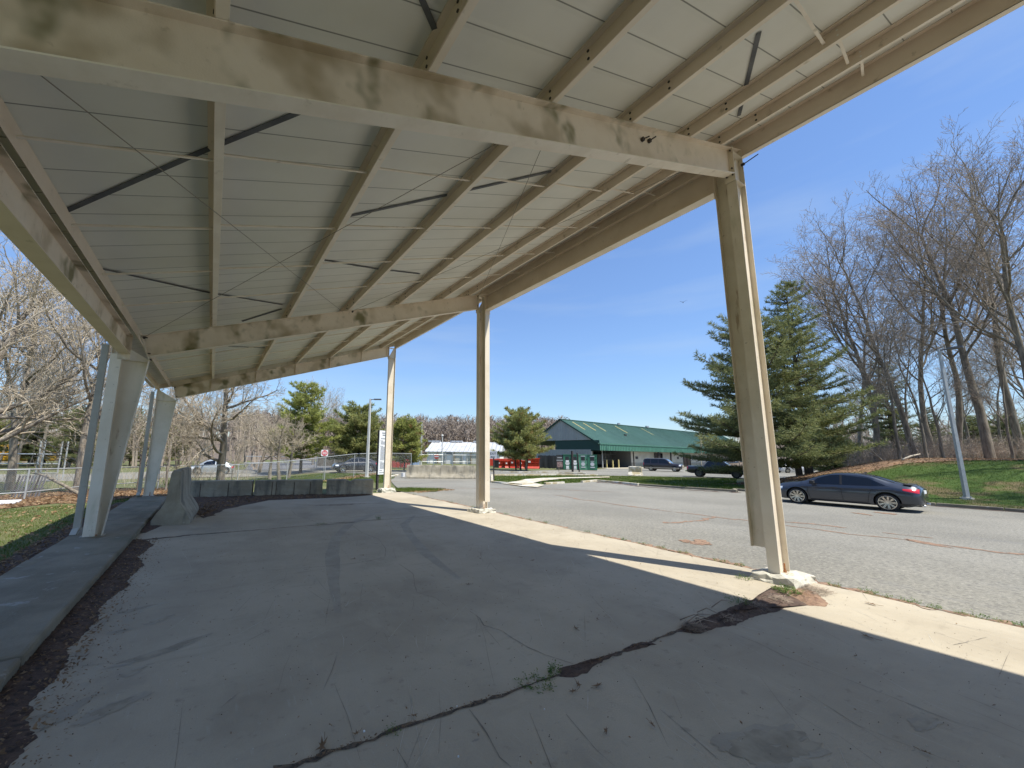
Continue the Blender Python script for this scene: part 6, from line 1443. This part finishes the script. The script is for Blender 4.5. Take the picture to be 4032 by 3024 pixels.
# front wall beyond the open bay
def front(x0, x1, z0, z1, name, m, y=NW, t=.15): return add_box((x0, y, z0), (x1, y + t, z1), name, m)
front(11.9, LN, .9, FZ + .2, 'front_wall', 'white_siding'); front(11.9, LN, 0, .9, 'stone_base', 'stone_base', NW - .05, .2)
add_box((.3, 9.0, 0), (11.9, 9.1, FZ + .4), 'bay_back_wall', 'dark_inside'); add_box((11.8, NW, 0), (11.9, 9, FZ + .4), 'bay_side_wall', 'inside_grey'); add_box((0, 0 + NW, .0), (.05, 1.5, FZ), 'bay_jamb', 'dark_green')
add_box((7.6, 5.5, .5), (11.7, 5.6, 2.3), 'inner_partition', 'inside_grey')
for z in (1.3, 2.35): add_box((7.2, 4.4, z), (11.8, 4.46, z + .07), 'inner_rail', 'galvanised')
for x in (8.4, 10.2): add_box((x, 4.4, .0), (x + .08, 4.46, 2.9), 'inner_post', 'galvanised')
for x in (1.9, 11.75): add_box((x, .8, 0), (x + .14, .94, FZ), 'canopy_post', 'post_dark' if x > 5 else 'galv_pale')
for k, (x0, x1, z0, z1, m_, nm) in enumerate([(20.4, 23.5, .95, 2.75, 'glass', 'window'), (35.9, 32.6, 0, 2.55, 'glass', 'door'), (45.0, 48.1, .95, 2.7, 'glass', 'window'), (58, 61, .95, 2.7, 'glass', 'window')]):
    x0, x1 = min(x0, x1), max(x0, x1); f_ = add_box((x0, NW - .07, z0), (x1, NW - .02, z1), nm, m_)
    mb = MB()
    for xx in (x0, (x0 + x1) / 2, x1): mb.bb((xx - .06, NW - .12, z0), (xx + .06, NW - .07, z1))
    mb.bb((x0, NW - .12, z1 - .1), (x1, NW - .07, z1)); mb.build('frame', 'post_dark', f_)
for x in (24.9, 19.9): add_box((x, .3, 0), (x + .3, .5, FZ), 'canopy_post', 'post_dark')
for x, z in ((13.4, 1.55), (37.5, 1.6), (29.8, 1.6)): add_box((x, NW - .09, z), (x + .75, NW - .03, z + .45), 'wall_sign', 'ink')
for x0, y0, L_ in ((2.4, 6.9, 2.6), (5.6, 6.9, 2.6), (8.9, 6.9, 2.6), (16.2, 6.9, 2.6), (26.5, 6.9, 2.6)):
    mb = MB(); mb.bar((x0, y0, rz_(y0) + .03), (x0, y0 - L_, rz_(y0 - L_) + .03), .2, .04); mb.build('skylight', 'bollard_yellow', rf)
mb = MB(); mb.box((18.5, 7.4, RZ + .2), (.5, .4, .35)); mb.box((18.0, 7.2, RZ + .1), (.3, .3, .3)); mb.sep('roof_vent', 'galvanised', rf)
mb = MB(); mb.box((30, 7.4, RZ + .2), (.9, .4, .35)); mb.sep('roof_vent', 'galvanised', rf); mb = MB(); mb.box((13.5, 3.2, rz_(3.2) + .12), (.55, .3, .3)); mb.build('roof_vent', 'post_dark', rf)
ap = sheet('apron', [[(47.5, 40.8), (60, 41.8), (60.2, 38.6), (47, 37.8)]], 'pale_concrete', .05, 3)
for k, px in enumerate((2390, 2414, 2437)):
    t = thing('bollard', ('left', 'middle', 'right')[k] + ' one of three yellow bollards before the open bay', 'bollard', (0, 0, 0), 0, 'yellow bollards'); r = CF + CR * ((px - PPX) / FPX); f = 66.4 + k * .7; p_ = at(px, 1846, f); t.location = (p_.x, p_.y, hz(p_.x, p_.y))
    mb = MB(); mb.tube([(0, 0, 0), (0, 0, 1.35), (0, 0, 1.42)], [.11, .11, .05], 12); mb.build('post', 'bollard_yellow', t)
# board fence left of the bins
a, b = at(2120, 1850, 62), at(2196, 1850, 60); o0 = Vector((a.x, a.y, hz(a.x, a.y))); t = thing('board_fence', 'dark board fence between the pine and the green bins', 'fence', o0)
mb = MB(); L_ = (Vector((b.x - a.x, b.y - a.y, 0))); k = 14
for i in range(k): p = L_ * (i / k); q = L_ * ((i + .93) / k); mb.bar(p + Vector((0, 0, 1.0)), q + Vector((0, 0, 1.0)), .03, 1.9 + .06 * (i % 3))
mb.build('boards', 'fence_slat', t)

# white-roofed building
E1, E0 = at(1975, 1781, 77), at(1672, 1783, 80); R1 = at(1922, 1742, 84); v = R1 - E1; R0_ = E0 + v; zg = -.25
o0 = Vector((E0.x, E0.y, zg)); t = thing('storage_building', 'long low building with a white ribbed roof beyond the stained barrier', 'building', o0, math.atan2(E1.y - E0.y, E1.x - E0.x))
Lw = Vector((E1.x - E0.x, E1.y - E0.y, 0)).length; ew = Vector((E1.x - E0.x, E1.y - E0.y, 0)).normalized(); nw_ = Vector((-ew.y, ew.x, 0)); sk = Vector((v.x, v.y, 0)).dot(ew); dp = Vector((v.x, v.y, 0)).dot(nw_); ez = E1.z - zg; rz2 = R1.z - zg
mb = MB(); mb.add([(0, 0, ez), (Lw, 0, ez), (Lw, dp, rz2), (0, dp, rz2), (Lw, 2 * dp, ez), (0, 2 * dp, ez), (0, 0, ez - .12), (Lw, 0, ez - .12), (Lw, 2 * dp, ez - .12), (0, 2 * dp, ez - .12)], [(0, 1, 2, 3), (3, 2, 4, 5), (0, 6, 7, 1), (1, 7, 8, 4, 2), (0, 3, 5, 9, 6), (9, 8, 7, 6)])
for k in range(int(Lw / .85)): x = .1 + k * .85; mb.bar((x, .02, ez + .04), (x + sk * 0, dp, rz2 + .04), .09, .09)
rf = mb.build('roof', 'white_roof', t)
for x in (4, 7.5, 10.2, 3.0, 6.2): mb = MB(); s0 = .2 if x < 5 else .5; mb.bar((x, dp * s0, ez + (rz2 - ez) * s0 + .03), (x + .0, dp * (s0 + .35), ez + (rz2 - ez) * (s0 + .35) + .03), .8, .03); mb.build('roof_patch', 'roof_patch', rf)
for x in (-.5 + 1, 5.5, 10.5): mb = MB(); mb.bar((x - 1.3, dp, rz2 + .15), (x + 1.3, dp, rz2 + .15), .9, .32); mb.build('ridge_vent', 'white_roof', rf)
mb = MB(); mb.bb((.4, .3, 0), (Lw - .4, .4, ez - .1)); mb.bb((Lw - .5, .3, 0), (Lw - .4, 2 * dp - .5, ez)); mb.build('wall', 'grey_wall', t)
for i in range(9): x = 1.0 + i * (Lw - 2) / 8; mb = MB(); mb.bb((x - .09, .02, 0), (x + .09, .15, ez - .1)); mb.build('eave_post', 'post_wood' if i % 2 else 'galv_pale', t)
for x0, x1 in ((2.1, 4.2), (6.1, 7.7), (8.6, 11.2)): mb = MB(); mb.bb((x0, .22, .1), (x1, .28, ez - .55)); mb.build('door', 'white_siding', t)
mb = MB(); mb.bb((4.5, .16, ez - .55), (6.0, .2, ez - .15)); mb.build('wall_sign', 'ink_pale', t)
# stop sign seen dark against it, wire fence before it
p_ = at(1718, 1832, 64); p_.z = hz(p_.x, p_.y); s_ = thing('stop_sign', 'dark red sign with a pale band before the white-roofed building', 'sign', p_, facing(p_)); mb = MB(); mb.disc((0, 0, 1.55), (0, -1, 0), .42, .02, 8); b_ = mb.build('panel', 'container_red', s_); mb = MB(); mb.bb((-.36, -.03, 1.47), (.36, -.022, 1.62)); mb.build('bar', 'sign_grey', b_); mb = MB(); mb.bar((0, .05, 0), (0, .05, 1.6), .06, .05); mb.build('post', 'galvanised', s_)
fx = [at(1652, 1796, 60), at(1707, 1793, 60.5), at(1745, 1792, 61), at(1782, 1790, 61), at(1838, 1791, 62), at(1905, 1792, 62)]; o0 = Vector((fx[0].x, fx[0].y, 0)); t = thing('chain_link_fence', 'chain-link fence with thick gate posts before the white-roofed building', 'fence', o0)
for i, p in enumerate(fx): mb = MB(); mb.tube([Vector((p.x, p.y, hz(p.x, p.y))) - o0, Vector((p.x, p.y, 1.7 + (.35 if i in (3, 2) else 0))) - o0], .11 if i == 3 else .05, 8); mb.build('post', 'galvanised', t)
for dz in (0, -1.05): mb = MB(); mb.tube([Vector((p.x, p.y, 1.6 + dz)) - o0 for p in fx], .035, 6); mb.build('rail', 'galvanised', t)

# red containers, truck box
def roundbox(name, label, cat, px, py, d, size, m, rz=None, par=None, group=None):
    p = at(px, py, d); p.z = hz(p.x, p.y); t = thing(name, label, cat, p, facing(p) if rz is None else rz, group); b = rough_block((0, 0, size[2] / 2 + .12), size, 0, .003, 2, int(px)); o = b.build('body', m, t); bevel(o, .04, 1); return t
for k, (px, w_) in enumerate(((1562, 1.6), (1596, 1.2))):
    t = roundbox('waste_container', ('wide faded red container left of the small olive pine trunk', 'narrower faded red container right of the small olive pine trunk')[k], 'container', px, 1847, 52, (w_, 1.4, 1.3), 'container_red', group='faded red containers')
    mb = MB(); mb.box((0, 0, 1.48), (w_ + .08, 1.5, .12)); mb.build('lid', 'galv_pale', t)
    for q in (-.3, 0, .3): mb = MB(); mb.bb((q * w_ - .04, -.76, .2), (q * w_ + .04, -.70, 1.4)); mb.build('rib', 'container_red', t)
t = roundbox('box_truck', 'pale blue truck box behind the olive pine', 'truck', 1626, 1832, 60, (1.9, 2.2, 1.5), 'truck_blue'); mb = MB(); mb.bb((-.7, -1.14, .8), (.7, -1.11, 1.5)); mb.build('panel', 'sign_white', t)
for x in (-.6, .6): wheel(t, x, -1.0, .3, .2, 'five', .5)

# green donation bins
G_B = 'green clothing donation bins in a row'
def bin_(label, px0, px1, d, m, h=2.05, sidewall=False, lite=False):
    p = at((px0 + px1) / 2, 1854, d); p.z = hz(p.x, p.y); w_ = (px1 - px0) / FPX * d * .97; t = thing('donation_bin', label, 'bin', p, facing(p) + .12, G_B)
    b = rough_block((0, .6, h / 2 + .05), (w_, 1.2, h), 0, .002, 2, int(px0)); o = b.build('body', m, t); bevel(o, .02, 1)
    mb = MB(); mb.box((0, .6, h + .09), (w_ + .08, 1.3, .07)); mb.build('lid', m, t)
    mb = MB(); mb.bb((-w_ * .22, -.035, h * .66), (w_ * .2, -.005, h * .90)); mb.build('chute', 'bin_dark', t)
    mb = MB()
    if not lite:
        for z0, z1, q in ((.52, .66, .2), (.42, .5, .26), (.34, .40, .2), (.12, .28, .18), (.04, .10, .2)): mb.bb((-w_ * q, -.04, h * z0), (w_ * q, -.006, h * z1))
    else:
        mb.disc((-.02, -.006, h * .42), (0, -1, 0), w_ * .22, .03, 20); mb.bb((-w_ * .24, -.036, h * .17), (w_ * .24, -.006, h * .24)); mb.bb((-w_ * .2, -.036, h * .60), (w_ * .2, -.006, h * .63)); mb.bb((-w_ * .25, -.036, h * .93), (w_ * .25, -.006, h * .98))
    mb.sep('decal', 'sign_white' if not lite else 'sign_grey', t)
    for z in (.35, .7): mb = MB(); mb.bb((w_ * .34, -.05, h * z), (w_ * .42, -.006, h * z + .12)); mb.build('lock', 'bin_dark', t)
    return t, w_
d0 = 55.5
t, w_ = bin_('leftmost green bin with a dark printed side panel', 2219, 2251, d0, 'bin_green')
t2b, _ = bin_('second green bin, half hidden by the dark timber post', 2252, 2279, d0 - .3, 'bin_green')
bin_('third green bin, with a round white emblem, behind the leaning post', 2280, 2315, d0 - .6, 'bin_light', lite=True)
bin_('rightmost green bin with a round white emblem', 2316, 2352, d0 - .9, 'bin_green', lite=True)
p = at(2205, 1854, d0 + .1); p.z = hz(p.x, p.y); t = thing('poster_panel', 'black panel with a photo print on the left side of the bins', 'panel', p, facing(p) + .35); mb = MB(); mb.bb((-.5, 0, .08), (.5, .06, 2.1)); b_ = mb.build('board', 'bin_dark', t)
mb = MB(); mb.bb((-.40, -.012, .35), (.40, -.002, 1.12)); mb.build('picture', 'bin_photo', b_); mb = MB(); mb.bb((-.46, -.012, 1.25), (.46, -.002, 1.40)); mb.bb((-.34, -.012, 1.62), (.34, -.002, 1.78)); mb.sep('lettering_band', 'ink_pale', b_)
# red implements in a row: spreader boxes and snow plough frames
def plow(label, px, d, s, kind):
    p = at(px, 1854, d); p.z = hz(p.x, p.y); t = thing('red_implement', label, 'implement', p, facing(p) + .2 * kind, 'red implements parked in a row'); t.scale = (s, s, s)
    mb = MB(); mb.add([(-.6, 0, .5), (.6, 0, .5), (.6, 1.0, .5), (-.6, 1.0, .5), (-.8, -.2, 1.25), (.8, -.2, 1.25), (.8, 1.2, 1.25), (-.8, 1.2, 1.25)], [(0, 1, 5, 4), (1, 2, 6, 5), (2, 3, 7, 6), (3, 0, 4, 7), (0, 3, 2, 1)]); mb.bb((-.84, -.24, 1.22), (.84, -.18, 1.32)); mb.build('hopper', 'plow_red', t)
    mb = MB()
    for x in (-.7, -.25, .25, .7): mb.bar((x, -.15, .1), (x, -.25, 1.22), .07, .07)
    mb.bar((-.7, -.2, .75), (.7, -.2, .75), .07, .07); mb.build('frame', 'plow_red', t)
    mb = MB(); mb.add([(-.7, -.5, .05), (.7, -.5, .05), (.75, -.32, .3), (-.75, -.32, .3), (.72, -.38, .6), (-.72, -.38, .6)], [(0, 1, 2, 3), (3, 2, 4, 5)]); mb.build('blade', 'plow_red', t)
    mb = MB(); mb.box((-.45, -.3, .85), (.28, .06, .22)); mb.box((.3, -.3, .45), (.3, .06, .16)); mb.sep('guard', 'sign_white', t)
    for sg in (-1, 1): mb = MB(); mb.tube([(sg * .62, .3, .24), (sg * .80, .3, .24)], .24, 16); mb.build('wheel', 'tyre', t)
for k, (px, d, s, kd, lb) in enumerate([(1975, 60, .85, 0, 'red implement nearest the second column, with white guards'), (2003, 59.5, .85, 1, 'second red implement from the left, partly behind a pine trunk'),
        (2030, 59, 1.0, -1, 'third red implement from the left, between two pine trunks'), (2060, 58.5, .9, 1, 'red implement directly behind the grey timber post'), (2100, 58, 1.2, 0, 'largest red implement at the right end of the row')]): plow(lb, px, d, s, kd)
t = roundbox('red_trailer', 'long red trailer body behind the row of red implements', 'trailer', 1985, 1845, 66, (5.0, 1.6, 1.2), 'plow_red')
for x in (-1.5, 1.5): wheel(t, x, -.8, .35, .2, 'five', .5)
t = roundbox('black_bin', 'black wheeled bin beside the red implements next to the exit sign', 'bin', 1953, 1851, 57, (.85, .7, 1.0), 'black_plastic'); mb = MB(); mb.box((0, 0, 1.16), (.9, .75, .08)); mb.build('lid', 'bin_dark', t)
# a bird in the open sky
b0 = at(2690, 1190, 62); t = thing('bird', 'small dark bird flying in the open sky between the columns', 'bird', b0, .6); mb = MB()
mb.tube([(-.2, 0, 0), (0, 0, .03), (.22, 0, .02), (.34, 0, 0)], [.015, .06, .05, .02], 8); mb.add([(.12, 0, .03), (0, 0, .03), (-.05, .42, .22), (.08, .45, .24), (.0, .75, .08)], [(0, 1, 2, 3), (3, 2, 4)]); mb.add([(.12, 0, .03), (0, 0, .03), (-.05, -.42, .22), (.08, -.45, .24), (.0, -.75, .08)], [(3, 2, 1, 0), (4, 2, 3)])
o = mb.build('body', 'post_dark', t)
